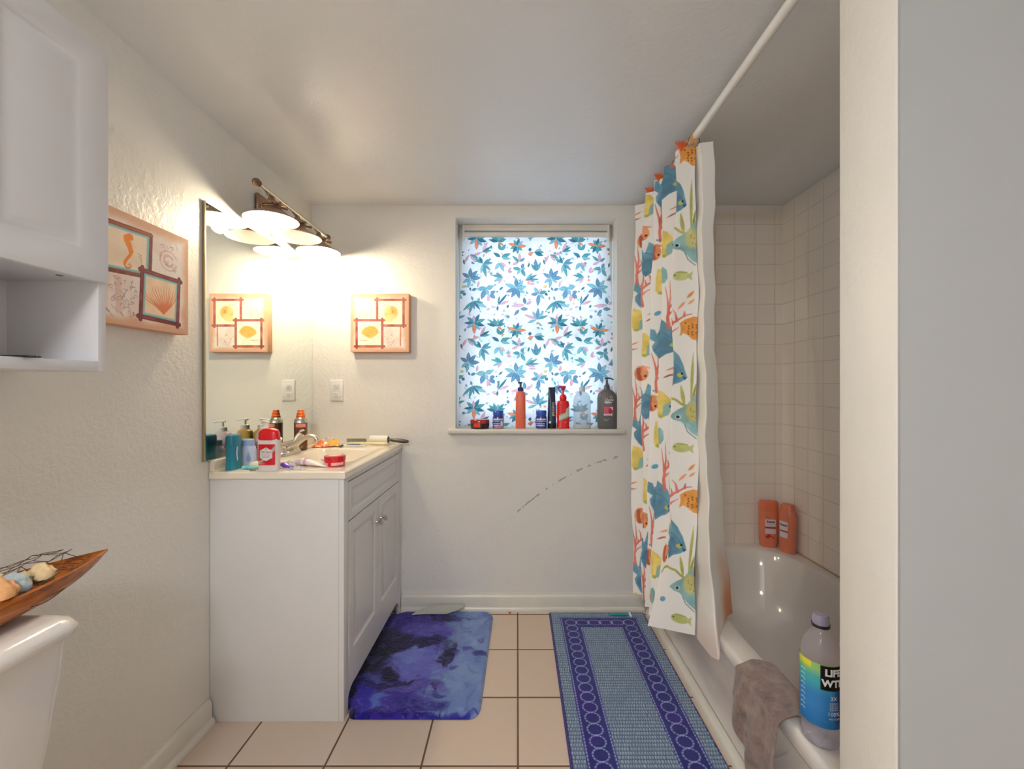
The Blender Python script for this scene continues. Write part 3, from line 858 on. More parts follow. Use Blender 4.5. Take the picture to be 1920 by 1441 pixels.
def npt(i, j):
    y = -.22 + i * .022 + rn.uniform(-.004, .004); s = (y + .0) / .32; hw = .082 * (1 - min(1, abs(s)) ** 2.2)
    u = -1.12 + j * .17; x = u * hw * 1.0
    z = .062 + .012 * math.sin(i * 1.3 + j) * .5 + (.016 if u < 0 else .0) - (.03 * (abs(u) - 1) if abs(u) > 1 else 0) + rn.uniform(-.002, .003)
    return (x, y, z)
G = [[npt(i, j) for j in range(13)] for i in range(22)]
for i in range(21):
    for j in range(12):
        a, b = (G[i][j], G[i + 1][j + 1]) if (i + j) % 2 == 0 else (G[i][j + 1], G[i + 1][j])
        tube(bm, [a, tuple((Vector(a) + Vector(b)) / 2 + Vector((0, 0, rn.uniform(-.003, .002)))), b], .0008, 5)
for k in range(3):
    tube(bm, spline([(.06 - k * .006, .03 + k * .02, .045), (.072 - k * .01, .10, .026 + k * .004), (.050 - k * .01, .18, .034 + k * .003), (.022, .25, .052)], 6), .0009, 5)
obj('net_mesh', bm, NETM, nt)
def blob(bm, c, r, seed, k=8.0, amp=.35, sq=(1, 1, 1)):
    b2 = B(); bmesh.ops.create_icosphere(b2, subdivisions=3, radius=1.0); rr2 = random.Random(seed); o = [rr2.uniform(0, 9) for _ in range(3)]
    from mathutils import noise as mn
    for v in b2.verts:
        n = v.co.normalized(); h = 1 + amp * mn.noise(Vector((n.x * k * .3 + o[0], n.y * k * .3 + o[1], n.z * k * .3 + o[2]))) + amp * .5 * mn.noise(n * k + Vector(o))
        v.co = Vector((n.x * sq[0], n.y * sq[1], n.z * sq[2])) * r * h + Vector(c)
    merge(bm, b2)
SHELLS = [((.026, .150, .060), .019, (226, 196, 150), 'cream spiral seashell in the wooden dish, nearest its pointed tip'),
          ((.022, .108, .060), .020, (176, 190, 196), 'grey-blue seashell in the wooden dish beside the cream one'),
          ((.044, .060, .064), .024, (232, 168, 112), 'orange ribbed seashell in the wooden dish by its front rim'),
          ((-.010, .120, .058), .022, (214, 200, 150), 'pale yellow coral lump in the wooden dish behind the orange shell')]
for i, (c, r, colr, lab) in enumerate(SHELLS):
    st = thing('seashell' if 'shell' in lab else 'coral_piece', lab, 'shell' if 'shell' in lab else 'coral', (-1.0 + c[0], .755 + c[1], .768 + c[2] - r * .6), group='shells in the wooden dish')
    bm = B()
    if i == 1:
        for k in range(12):
            a = k * .9; q_ = .25 + k / 12; blob(bm, (0.6 * r * math.cos(a) * (1 - k / 12), r * (k / 6 - 1) * .9, r * .6 + .6 * r * math.sin(a) * (1 - k / 12)), r * (1.05 - k / 14), k, 5, .15)
    elif i == 3:
        for k in range(14): blob(bm, (rn.uniform(-r, r), rn.uniform(-r, r), rn.uniform(.2 * r, 1.2 * r)), r * .42, k, 14, .5)
    else:
        nr = 40; rws = []
        for a in range(nr + 1):
            t = a / nr; th = t * 2.3 * 2 * PI; rad = r * (1 - t) ** .9 + .001; cc = (rad * .75 * math.cos(th), (t - .4) * r * 2.2, r * .7 + rad * .75 * math.sin(th))
            tr_ = rad * .75 * (1 + .18 * math.sin(th * 5))
            rws.append([(cc[0] + tr_ * math.cos(th) * math.cos(2 * PI * k / 10), cc[1] + tr_ * math.sin(2 * PI * k / 10), cc[2] + tr_ * math.sin(th) * math.cos(2 * PI * k / 10)) for k in range(10)])
        loft(bm, rws)
    obj('shell', bm, mat('shell_%s' % ('cream', 'grey', 'orange', 'yellow')[i], colr, .5, var=.25, vscale=90, bump=.4, bscale=160), st, angle=60)
# ============================================================ ROLLER BLIND WITH LEAF PRINT
TEAL, DTEAL, SKY_, SLATE, PINK, ORNG, LAV, YEL = (72, 148, 154), (44, 106, 128), (120, 176, 190), (90, 134, 164), (220, 162, 184), (236, 132, 92), (200, 192, 224), (232, 196, 110)
bl = thing('roller_blind', 'white roller blind printed with teal and coral leaves, drawn down over the window', 'window blind', (.105, 2.48, 1.0))
P = Paint(-.335, .540, .990, 2.075, .0021, (236, 240, 246))
P.blend((slice(None), slice(None)), sstep((fbm(P.X, P.Y, 9, 2) - .50) * 6), (214, 214, 240), .45)
P.blend((slice(None), slice(None)), sstep((fbm(P.X, P.Y, 8, 12) - .54) * 6), (206, 232, 240), .5)
rb = random.Random(11)
ZS = 1097.0
def lf(cx, cy, ang, L, w, c, r0=0.0):
    a = math.radians(ang); L /= ZS; w /= ZS; r0 /= ZS
    x0, y0 = cx + r0 * math.cos(a), cy + r0 * math.sin(a)
    dk = tuple(v * .72 for v in c)
    P.leaf(x0, y0, cx + L * math.cos(a), cy + L * math.sin(a), w, c, .95, .10, dk, 1.0 if w < .015 else .85, tuple(min(255, v * .7 + 70) for v in c))
# sprays: (x, y in tile units, [(angle, length, width, colour), ...])
def fan(x, y, items, r0=5): return (x, y, items, r0)
tile = [
 fan(490, 230, [(75, 46, 20, DTEAL), (120, 40, 18, TEAL), (165, 55, 20, ORNG), (200, 44, 16, TEAL), (235, 46, 20, DTEAL), (275, 46, 20, TEAL), (320, 40, 18, TEAL), (0, 56, 20, ORNG), (40, 44, 18, SKY_)]),
 fan(225, 185, [(60, 60, 22, DTEAL), (95, 44, 20, PINK), (140, 54, 22, TEAL), (180, 58, 18, DTEAL), (215, 52, 20, SKY_), (270, 62, 26, ORNG), (310, 52, 22, SKY_), (345, 62, 22, DTEAL), (20, 66, 24, TEAL)]),
 fan(365, 205, [(20, 52, 20, TEAL), (45, 62, 22, TEAL), (75, 44, 18, SKY_), (110, 50, 20, TEAL), (140, 56, 20, TEAL), (165, 58, 18, DTEAL), (330, 38, 14, ORNG)]),
 fan(262, 268, [(62, 66, 18, PINK), (30, 60, 16, DTEAL), (10, 56, 14, TEAL), (200, 60, 16, PINK)]),
 fan(180, 280, [(335, 62, 18, TEAL), (310, 56, 16, PINK), (240, 60, 16, PINK)]),
 fan(385, 262, [(55, 48, 22, TEAL), (110, 46, 22, TEAL)]), fan(385, 300, [(20, 62, 24, TEAL), (150, 52, 22, DTEAL), (350, 60, 20, SKY_)]), fan(382, 330, [(235, 54, 24, SKY_), (290, 60, 24, SKY_), (320, 44, 18, PINK)]),
 fan(505, 330, [(88, 50, 20, PINK), (140, 56, 18, TEAL), (35, 40, 18, SLATE), (200, 44, 16, PINK)]), fan(516, 372, [(60, 34, 22, SLATE), (180, 46, 22, TEAL), (235, 40, 18, SKY_), (300, 52, 24, TEAL), (0, 26, 18, SKY_)]),
 fan(270, 340, [(150, 60, 18, TEAL), (120, 46, 16, DTEAL), (30, 56, 20, SLATE), (5, 60, 18, TEAL), (285, 80, 22, TEAL), (260, 58, 18, SKY_), (320, 60, 18, SLATE)]),
 fan(616, 390, [(95, 74, 26, SLATE), (65, 60, 20, TEAL), (125, 56, 18, TEAL)]), fan(560, 370, [(75, 34, 12, DTEAL)]), fan(672, 352, [(105, 36, 14, DTEAL)]),
 fan(190, 430, [(90, 58, 26, SLATE), (45, 60, 26, SLATE), (0, 64, 28, SLATE), (320, 46, 18, SKY_), (260, 60, 22, SKY_), (215, 50, 22, SKY_), (150, 54, 24, SLATE)]),
 fan(430, 400, [(60, 40, 16, PINK), (20, 30, 14, PINK)]), fan(400, 425, [(150, 48, 16, TEAL), (170, 66, 18, TEAL), (205, 58, 18, SKY_), (235, 44, 16, PINK)]),
 fan(490, 495, [(95, 60, 28, SLATE), (50, 60, 26, SKY_), (10, 58, 26, SKY_), (330, 56, 24, SKY_), (285, 62, 26, SLATE), (240, 62, 26, SLATE), (200, 66, 26, SLATE), (160, 74, 26, SKY_)]),
 fan(545, 445, [(25, 76, 18, TEAL), (45, 60, 16, SKY_), (5, 80, 14, TEAL), (350, 60, 14, PINK)]), fan(560, 468, [(0, 44, 12, PINK)]),
 fan(240, 495, [(80, 44, 14, PINK), (200, 36, 18, SLATE), (0, 60, 26, SKY_)]), fan(290, 500, [(250, 62, 32, SLATE), (20, 52, 30, SKY_), (300, 40, 26, SKY_), (180, 50, 24, SKY_)]), fan(318, 528, [(20, 36, 24, SLATE), (260, 48, 22, PINK), (320, 44, 26, SLATE)]),
 fan(375, 510, [(40, 34, 12, DTEAL), (215, 16, 8, DTEAL)]), fan(200, 515, [(110, 26, 12, DTEAL)]),
 fan(630, 530, [(125, 46, 24, SKY_), (185, 46, 22, SLATE), (60, 36, 20, PINK), (265, 70, 26, SLATE), (320, 44, 20, SKY_), (20, 50, 22, TEAL)]),
 fan(215, 575, [(110, 30, 12, TEAL), (255, 76, 18, TEAL), (225, 80, 18, TEAL), (335, 88, 26, SKY_), (350, 60, 16, TEAL), (310, 66, 14, DTEAL), (280, 50, 14, SLATE)]),
 fan(372, 600, [(80, 52, 14, TEAL), (50, 84, 14, DTEAL), (20, 70, 16, PINK), (265, 34, 14, DTEAL)]), fan(425, 622, [(55, 24, 14, DTEAL)]),
 fan(545, 600, [(100, 46, 22, SLATE), (185, 84, 22, PINK), (30, 44, 18, PINK)]), fan(510, 625, [(0, 48, 24, SLATE), (230, 50, 20, SLATE)]),
 fan(620, 690, [(85, 66, 22, SLATE), (120, 54, 20, SKY_), (160, 80, 16, PINK), (50, 60, 20, SKY_), (20, 66, 16, TEAL), (200, 60, 16, SKY_)]),
 fan(440, 690, [(100, 26, 20, SLATE)]), fan(568, 268, [(70, 28, 20, DTEAL), (300, 26, 18, SLATE)]), fan(600, 268, [(0, 60, 24, TEAL), (20, 50, 18, SKY_), (340, 60, 26, DTEAL), (200, 40, 20, ORNG)]),
 fan(150, 545, [(60, 24, 22, DTEAL)]), fan(150, 500, [(90, 22, 22, YEL)]), fan(330, 620, [(20, 30, 12, LAV), (200, 30, 14, LAV)]),
]
TW, TH = 520 / ZS, 528 / ZS
soft = random.Random(4)
for k in range(90):
    x, y = soft.uniform(-.33, .54), soft.uniform(1, 2.07); a = soft.uniform(0, 6.28); L = soft.uniform(.02, .04)
    P.leaf(x, y, x + L * math.cos(a), y + L * math.sin(a), .012, soft.choice([LAV, (190, 222, 236), (240, 206, 220)]), .45)
for k in range(330):
    x, y = soft.uniform(-.33, .54), soft.uniform(1, 2.07); j = int((y - P.ys[0]) / (P.ys[1] - P.ys[0])); i = int((x - P.xs[0]) / (P.xs[1] - P.xs[0]))
    a = soft.uniform(0, 6.28); c = soft.choice([TEAL, SKY_, SLATE, PINK, ORNG, DTEAL, SKY_, LAV])
    for da in (0, .7, -.7)[:soft.choice((1, 2, 3))]:
        L = soft.uniform(.010, .021); P.leaf(x, y, x + L * math.cos(a + da), y + L * math.sin(a + da), L * .36, c, .8, .1)
# photo: tile unit (0,0) is left/top of a crop whose scale is ~1097 units per metre on the blind
for ti in (-1, 0, 1, 2):
    for tj in (-1, 0, 1, 2, 3):
        for (x, y, items, r0) in tile:
            X = -.455 + x / ZS + ti * TW; Y = 2.222 - y / ZS - tj * TH + .0
            if not (-.40 < X < .60 and .93 < Y < 2.14): continue
            if len(items) > 3: 
                for (a, L, w, c) in items: 
                    P.line([(X, Y), (X + L * .5 / ZS * math.cos(math.radians(a)), Y + L * .5 / ZS * math.sin(math.radians(a)))], .0022, DTEAL, .5)
            for (a, L, w, c) in items: lf(X, Y, a, L * 1.10, w * .95, c, r0)
def blindF(X, Y):
    t = np.clip((2.075 - Y) / 1.085, 0, 1)
    xw = .105 + (X - .1025) * (0.955 + .035 * sstep(t * 2.2))
    y = 2.497 - .030 * sstep(t * 1.15) + .004 * np.sin(X * 18 + Y * 3) * t + .002 * np.sin(Y * 23) * t
    return xw - .105, y - 2.48, Y - 1.0
BLM = attr_mat('printed_blind_cloth', .8, .50)
P.mesh('printed_fabric', blindF, BLM, bl)
bm = B(); tube(bm, [(-.300 - .105, .020, 2.078 - 1.0), (.512 - .105, .020, 2.078 - 1.0)], .017, 20); obj('roller', bm, WHITEP, bl)
for x in (-.304, .516):
    bm = B(); box(bm, x - .105 - .006, x - .105 + .006, -.002, .040, 2.045 - 1.0, 2.128 - 1.0, bev=.001); obj('bracket', bm, WHITEP, bl)
bm = B(); box(bm, -.30 - .105, .51 - .105, -.004, .004, 2.094 - 1.0, 2.128 - 1.0, bev=.001); obj('valance', bm, TRIM, bl)

# ============================================================ THINGS ON THE WINDOW SILL
SZ = .985
def plain(name, c, rough=.3, **k): return mat(name, c, rough, **k)
t = thing('tin', 'small round dark red tin lying at the left end of the window sill', 'tin', (-.205, 2.395, SZ), rz=.2)
bm = B(); body(bm, [(0, .047, .047), (.002, .050, .050), (.020, .052, .052), (.030, .052, .052)], 40); obj('tin_base', bm, plain('black_tin', (34, 12, 14), .2, coat=.5), t)
bm = B(); body(bm, [(.030, .053, .053), (.044, .053, .053), (.049, .050, .050), (.050, .045, .045)], 40); obj('lid', bm, plain('dark_red_lid', (150, 30, 22), .2, coat=.6), t)
F = front(.0535, .0535)
decal('label', rrect(-.038, -.004, .010, .032, .006), F, plain('bright_red_label', (232, 62, 40), .4), t, off=.001)
decal('label', rrect(.004, .026, .030, .045, .003), F, plain('bright_red_label2', (222, 58, 40), .4), t, off=.001)

def jar(x, lab, brown):
    t = thing('ointment_jar', lab, 'jar', (x, 2.408, SZ), group='blue ointment jars on the sill')
    bm = B(); body(bm, [(0, .028, .028), (.003, .0305, .0305), (.060, .0305, .0305), (.068, .027, .027), (.074, .026, .026)], 36); obj('glass_body', bm, JB, t)
    bm = B(); body(bm, [(.072, .0285, .0285), (.073, .029, .029), (.094, .029, .029), (.097, .027, .027)], 36); obj('lid', bm, JL, t)
    F = front(.0307, .0307)
    for z0, z1, m in ((.046, .054, JW), (.036, .043, JG), (.024, .028, JW), (.014, .018, JW)): decal('label_band', [(-.026, z0), (.018 if z1 < .04 else .026, z0), (.018 if z1 < .04 else .026, z1), (-.026, z1)], F, m, t, off=.0008)
    if brown: 
        decal('label_band', [(-.024, .002), (.028, .002), (.028, .012), (-.024, .012)], F, JP, t, off=.001); decal('label_band', rrect(.014, .026, .014, .040, .003), F, JW, t, off=.001)
JB = plain('cobalt_glass', (44, 60, 150), .15, coat=.5); JL = plain('blue_plastic_lid', (52, 92, 196), .35); JW = plain('pale_band', (224, 226, 240), .5); JG = plain('lilac_band', (150, 150, 204), .5); JP = plain('pink_band', (206, 130, 150), .5)
jar(-.105, 'small blue ointment jar between the dark red tin and the tall orange bottle', True)
jar(.131, 'small blue ointment jar between the tall orange bottle and the dark tube', False)

t = thing('squeeze_bottle', 'tall slim orange bottle with a navy pump top on the window sill', 'bottle', (.018, 2.408, SZ))
bm = B(); body(bm, [(0, .026, .020), (.003, .0275, .0215), (.10, .0275, .0215), (.185, .0270, .021), (.196, .024, .019), (.203, .015, .014)], 40, 3.2); obj('bottle_body', bm, plain('coral_orange_plastic', (232, 112, 84), .3), t)
NV = plain('navy_plastic', (40, 48, 110), .35)
bm = B(); body(bm, [(.203, .0150, .0150), (.222, .0150, .0150), (.224, .010, .010), (.228, .006, .006), (.247, .0055, .0055)], 24); tube(bm, [(-.014, 0, .249), (.010, 0, .249)], .0045, 10)
for k in range(16): a = 2 * PI * k / 16; box(bm, .0148 * math.cos(a) - .001, .0148 * math.cos(a) + .001, .0148 * math.sin(a) - .001, .0148 * math.sin(a) + .001, .204, .220)
obj('pump', bm, NV, t)

t = thing('lotion_tube', 'dark navy tube standing on its cap on the window sill, pale wording up its side', 'tube', (.189, 2.408, SZ), rz=.25)
bm = B(); body(bm, [(0, .024, .022), (.002, .0245, .0225), (.032, .0235, .0215)], 36); obj('cap', bm, plain('black_navy_cap', (22, 24, 48), .3), t)
bm = B(); body(bm, [(.032, .0232, .0212), (.10, .0225, .017), (.17, .0205, .009), (.208, .0195, .0035), (.224, .0195, .0016)], 36); obj('tube_body', bm, plain('dark_navy_plastic', (34, 52, 86), .25, coat=.3), t)
F0 = front(.0226, .0175)
text('wording', 'JERGENS', .020, F0, .003, .105, INKW, t, rot=PI / 2, off=.0025)
decal('label', rrect(-.021, -.012, .028, .040, .001), front(.024, .022), INKW, t, off=.002)

t = thing('pump_bottle', 'red pump bottle with a slanted pale label on the window sill', 'bottle', (.2515, 2.408, SZ))
RED = plain('bright_red_plastic', (224, 16, 32), .25)
bm = B(); body(bm, [(0, .034, .022), (.004, .036, .0235), (.010, .033, .022), (.13, .0335, .022), (.148, .030, .020), (.153, .014, .014)], 40, 3.4); obj('bottle_body', bm, RED, t)
bm = B(); body(bm, [(.152, .017, .017), (.160, .0195, .0195), (.174, .0190, .0190), (.184, .012, .012), (.186, .005, .005), (.205, .004, .004)], 28); obj('collar', bm, RED, t)
bm = B(); body(bm, [(.203, .006, .006), (.214, .011, .010), (.226, .016, .011), (.232, .014, .010)], 24); tube(bm, spline([(-.006, 0, .226), (-.020, -.004, .226), (-.028, -.006, .218)], 4), .005, 10); obj('pump_head', bm, plain('magenta_pump', (206, 22, 96), .3), t)
F = front(.0337, .0222, 3.4)
decal('label', [(-.024, .040), (.032, .062), (.032, .120), (.014, .106), (.012, .088), (-.024, .072)], F, plain('pale_sage_label', (206, 214, 196), .5), t, off=.001)
decal('label_stripe', [(-.022, .043), (.031, .065), (.031, .068), (-.022, .046)], F, plain('label_green', (96, 130, 110), .5), t, off=.0017)
decal('label_stripe', [(-.022, .066), (.010, .082), (.010, .085), (-.022, .069)], F, plain('label_green2', (96, 130, 110), .5), t, off=.0017)
decal('label_stripe', [(.004, .030), (.018, .034), (.018, .038), (.004, .034)], F, plain('label_amber', (240, 110, 40), .5), t, off=.0017)

CLEAR = thin_clear('clear_plastic', (232, 238, 242), .16)
t = thing('clear_bottle', 'empty clear plastic soap bottle on the sill between the red and the dark grey bottle', 'bottle', (.3555, 2.408, SZ))
bm = B(); body(bm, [(0, .046, .026), (.004, .048, .028), (.06, .047, .027), (.11, .0475, .027), (.150, .048, .027), (.175, .043, .025), (.193, .030, .020), (.200, .015, .014)], 44, 2.6); obj('bottle_body', bm, CLEAR, t)
bm = B(); body(bm, [(.001, .0465, .0265), (.018, .0462, .0262)], 44, 2.6); obj('liquid', bm, plain('milky_white_liquid', (232, 236, 232), .4), t)
bm = B(); body(bm, [(.200, .0170, .0170), (.222, .0165, .0165), (.226, .014, .014)], 28); obj('cap', bm, thin_clear('clear_cap', (205, 212, 222), .5), t)

t = thing('pump_bottle', 'large dark grey pump bottle with pink label square at the right end of the sill', 'bottle', (.489, 2.395, SZ), rz=-.08)
DG = plain('dark_grey_plastic', (98, 99, 102), .38)
bm = B(); body(bm, [(0, .047, .026), (.006, .051, .029), (.10, .052, .030), (.165, .052, .030), (.190, .046, .027), (.205, .032, .022), (.212, .017, .017)], 48, 2.7); obj('bottle_body', bm, DG, t)
bm = B(); body(bm, [(.211, .0170, .0170), (.230, .0155, .0155), (.238, .009, .009), (.240, .0065, .0065), (.268, .0060, .0060)], 28); tube(bm, spline([(-.012, 0, .272), (.006, 0, .274), (.022, -.004, .272), (.036, -.006, .264)], 4), [.005, .006, .0065, .0065, .0065, .0065, .006, .006, .0055, .0055, .005, .005, .005], 12, flat=.75); obj('pump', bm, plain('dark_grey_pump', (82, 84, 86), .35), t)
F = front(.0522, .0302, 2.7)
PKL = plain('pink_label_square', (214, 96, 124), .5); PKD = plain('deep_pink', (176, 34, 70), .5)
text('wording', 'Dove', .021, F, .008, .156, INKW, t, shear=.25)
text('wording', 'MEN+', .015, F, .004, .142, INKW, t, bold=.0006)
text('wording', 'CARE', .012, F, .009, .131, INKG, t)
decal('label_line', [(-.010, .170), (.010, .170), (.010, .1735), (-.010, .1735)], F, plain('orange_line', (200, 90, 70), .5), t)
bm = B(); bmesh.ops.create_cone(bm, cap_ends=False, segments=20, radius1=.007, radius2=.0056, depth=.0001)
for v in bm.verts: v.co = F(v.co.x + .020, v.co.y + .1715, .0009)
obj('label_ring', bm, INKW, t)
decal('label', rrect(-.019, .030, .082, .120, .003), F, PKL, t, off=.0008)
decal('label_art', [(.006, .084), (.022, .084), (.028, .096), (.014, .116), (.004, .104)], F, PKD, t, off=.0014)
decal('label_art', [(.020, .108), (.029, .098), (.029, .118), (.012, .118)], F, plain('pale_pink', (236, 196, 206), .5), t, off=.0014)
decal('label', rrect(-.020, .026, .072, .081, .002), F, INKW, t, off=.0014)
text('wording', '24h CARE', .0075, F, .002, .0765, PKD, t, off=.002)
text('wording', 'BODY + FACE', .0055, F, -.006, .052, INKW, t); text('wording', 'WASH', .0060, F, -.008, .045, INKW, t)

# ============================================================ THINGS ON THE VANITY TOP
CZ = .907
t = thing('deodorant_stick', 'narrow teal deodorant stick at the vanity corner nearest the mirror', 'deodorant', (-1.062, 1.640, CZ), rz=.12)
bm = B(); body(bm, [(0, .019, .031), (.003, .020, .032), (.085, .0175, .030), (.090, .0190, .032)], 36, 2.8); obj('stick_body', bm, plain('teal_plastic', (26, 134, 158), .3), t)
bm = B(); body(bm, [(.090, .0200, .0325), (.120, .0198, .032), (.127, .0175, .029), (.130, .010, .018)], 36, 2.8); obj('cap', bm, plain('deep_teal_cap', (22, 118, 144), .3), t)
bm = B(); tube(bm, spline([(.0195, -.012, .085), (.0195, -.016, .060), (.0195, -.010, .035)], 5), .0035, 8, flat=.5); obj('label', bm, plain('lilac_label', (206, 200, 226), .5), t)

t = thing('powder_bottle', 'short pale blue powder bottle beside the teal deodorant stick', 'bottle', (-1.047, 1.705, CZ))
PB = plain('pale_blue_plastic', (196, 208, 236), .35)
bm = B(); body(bm, [(0, .028, .019), (.003, .030, .021), (.060, .0295, .0205), (.074, .026, .019), (.080, .021, .018)], 36, 2.5); obj('bottle_body', bm, PB, t)
bm = B(); body(bm, [(.080, .0235, .0195), (.083, .0225, .019), (.100, .0225, .019), (.104, .019, .016)], 32, 2.2); obj('cap', bm, plain('periwinkle_cap', (160, 182, 226), .35), t)
F = front(.0302, .0212, 2.5)
drop = [(.014 + .0075 * math.cos(a), .030 + .0105 * math.sin(a)) for a in np.linspace(-PI * 1.15, PI * .15, 16)] + [(.014, .058)]
decal('label', drop, F, plain('blue_drop', (140, 164, 214), .5), t, off=.0012)

def pump(t, z, m, side=1):
    bm = B(); body(bm, [(z, .0170, .0170), (z + .016, .0165, .0165), (z + .018, .009, .009), (z + .019, .0055, .0055), (z + .036, .0050, .0050)], 24)
    tube(bm, spline([(-.012 * side, 0, z + .039), (.004 * side, 0, z + .041), (.034 * side, -.003, z + .037)], 4), [.0048, .0060, .0065, .0062, .0058, .0054, .005, .0045, .004], 12, flat=.7); return obj('pump', bm, m, t)
WPM = plain('white_pump_plastic', (238, 234, 226), .35)
t = thing('soap_pump_bottle', 'pale pink see-through pump bottle behind the red-capped deodorant', 'bottle', (-1.026, 1.775, CZ), rz=-.3)
bm = B(); body(bm, [(0, .034, .021), (.004, .0365, .023), (.095, .036, .0225), (.118, .030, .020), (.127, .016, .016)], 40, 2.6); obj('bottle_body', bm, thin_clear('pinkish_clear_plastic', (250, 226, 226), .42), t)
F = front(.0367, .0232, 2.6)
decal('label', rrect(-.026, .026, .024, .090, .004), F, plain('pale_pink_label', (238, 214, 216), .5), t, off=.001)
for k in range(5): decal('label_line', [(-.020, .036 + k * .009), (.018, .036 + k * .009), (.018, .0385 + k * .009), (-.020, .0385 + k * .009)], F, INKG, t, off=.0016, cuts=4)
pump(t, .127, WPM, .9)
t = thing('shampoo_bottle', 'clear pump bottle of amber liquid with yellow label close to the mirror', 'bottle', (-1.0735, 1.846, CZ))
bm = B(); body(bm, [(0, .031, .023), (.004, .0335, .025), (.095, .033, .0245), (.122, .027, .021), (.130, .016, .016)], 40, 2.6); obj('bottle_body', bm, plain('amber_liquid_plastic', (226, 176, 96), .2, sub=.2), t)
F = front(.0337, .0252, 2.6)
decal('label', rrect(-.030, .004, .004, .060, .004), F, plain('orange_label', (250, 128, 26), .5), t, off=.001); decal('label', rrect(-.0328, -.006, .062, .116, .004), F, plain('yellow_side_label', (244, 212, 96), .5), t, off=.001)
G2 = lambda u, z, o=.001: (lambda p: (p[0], -p[1], p[2]))(F(u, z, o))
decal('label', rrect(-.028, .028, .050, .115, .004), G2, plain('yellow_label', (240, 206, 96), .5), t, off=.001)
for k in range(5): decal('label_line', [(-.020, .060 + k * .009), (.018, .060 + k * .009), (.018, .0625 + k * .009), (-.020, .0625 + k * .009)], G2, INKG, t, off=.0016, cuts=4)
pump(t, .130, WPM)

t = thing('spray_can', 'brown spray can with an orange cap standing between faucet and mirror', 'spray can', (-1.050, 2.125, CZ))
bm = B(); body(bm, [(0, .027, .027), (.003, .030, .030), (.132, .030, .030)], 40); obj('can_body', bm, plain('brown_can', (112, 62, 34), .3, var=.35, vscale=60, coat=.3), t)
bm = B(); body(bm, [(.132, .0302, .0302), (.145, .029, .029), (.155, .022, .022), (.160, .018, .018)], 40); obj('shoulder', bm, STEEL, t)
bm = B(); body(bm, [(.158, .0205, .0205), (.168, .0200, .0200), (.170, .0175, .0175), (.182, .0165, .0165), (.184, .0145, .0145), (.193, .0135, .0135), (.195, .011, .011)], 32); obj('cap', bm, plain('orange_cap', (246, 112, 34), .35), t)
F = front(.0302, .0302)
decal('label', [(-.010, .112), (.0285, .112), (.0285, .129), (-.010, .129)], F, plain('salmon_label', (248, 158, 142), .5), t)
decal('label', [(.006, .092), (.012, .100), (.024, .103), (.027, .094), (.014, .090)], F, INKW, t); decal('label', rrect(.010, .025, .060, .078, .005), F, INKW, t)
decal('label', [(-.006, .010), (.022, .010), (.022, .026), (-.006, .026)], F, plain('tan_label', (150, 120, 96), .5), t); decal('label', rrect(.000, .018, .012, .015, .001), F, INKW, t, off=.0014)

t = thing('deodorant_stick', 'white deodorant stick with a red cap and red hexagon label, front edge of vanity', 'deodorant', (-.9150, 1.6180, CZ))
WD = plain('off_white_plastic', (232, 226, 220), .3)
bm = B(); body(bm, [(0, .034, .018), (.004, .0355, .0195), (.10, .0385, .021), (.112, .0385, .021)], 44, 3.2); obj('stick_body', bm, WD, t)
bm = B(); body(bm, [(.110, .0372, .0198), (.136, .0365, .0192), (.147, .032, .017), (.153, .022, .013), (.156, .008, .005)], 44, 3.0); obj('cap', bm, plain('red_cap', (222, 8, 22), .25, coat=.3), t)
F = front(.0385, .0208, 3.2)
decal('cap_wave', [(-.0365, .112), (.0365, .112), (.0365, .117), (.020, .1125), (0, .1105), (-.020, .1125), (-.0365, .117)], F, WD, t, off=.0012)
RL = plain('red_label', (214, 10, 34), .4)
decal('label', rrect(-.030, .031, .022, .098, .003), F, RL, t, off=.001, cuts=10)
decal('label_band', [(-.0300, .034), (-.016, .042), (.0308, .092), (.0308, .076), (-.010, .036), (-.0300, .026)][::1], F, plain('silver_band', (178, 176, 170), .4), t, off=.0013, cuts=10)
hexa = [(0, .087), (.0225, .075), (.0225, .049), (0, .037), (-.0225, .049), (-.0225, .075)]
decal('label_hexagon', hexa, F, plain('pale_hexagon', (226, 226, 222), .4), t, off=.0019, cuts=10)
text('wording', 'Old Spice', .0105, F, .0, .070, INK, t, off=.0026, shear=.3)
decal('label_mark', [(-.003, .080), (.003, .080), (0, .0835)], F, INK, t, off=.0026, cuts=2)
text('wording', 'HIGH ENDURANCE', .0045, F, 0, .060, RL, t, off=.0026)
for z_ in (.0545, .050): decal('label_line', [(-.014, z_), (.014, z_), (.014, z_ + .0012), (-.014, z_ + .0012)], F, INKG, t, off=.0026, cuts=3)
for z_ in (.0265, .030): decal('label_line', [(-.027, z_), (-.004 + (z_ - .0265) * -4, z_), (-.004, z_ + .0015), (-.027, z_ + .0015)], F, plain('pale_red_line%d' % int(z_ * 1e4), (248, 190, 190), .5), t, off=.0017, cuts=3)

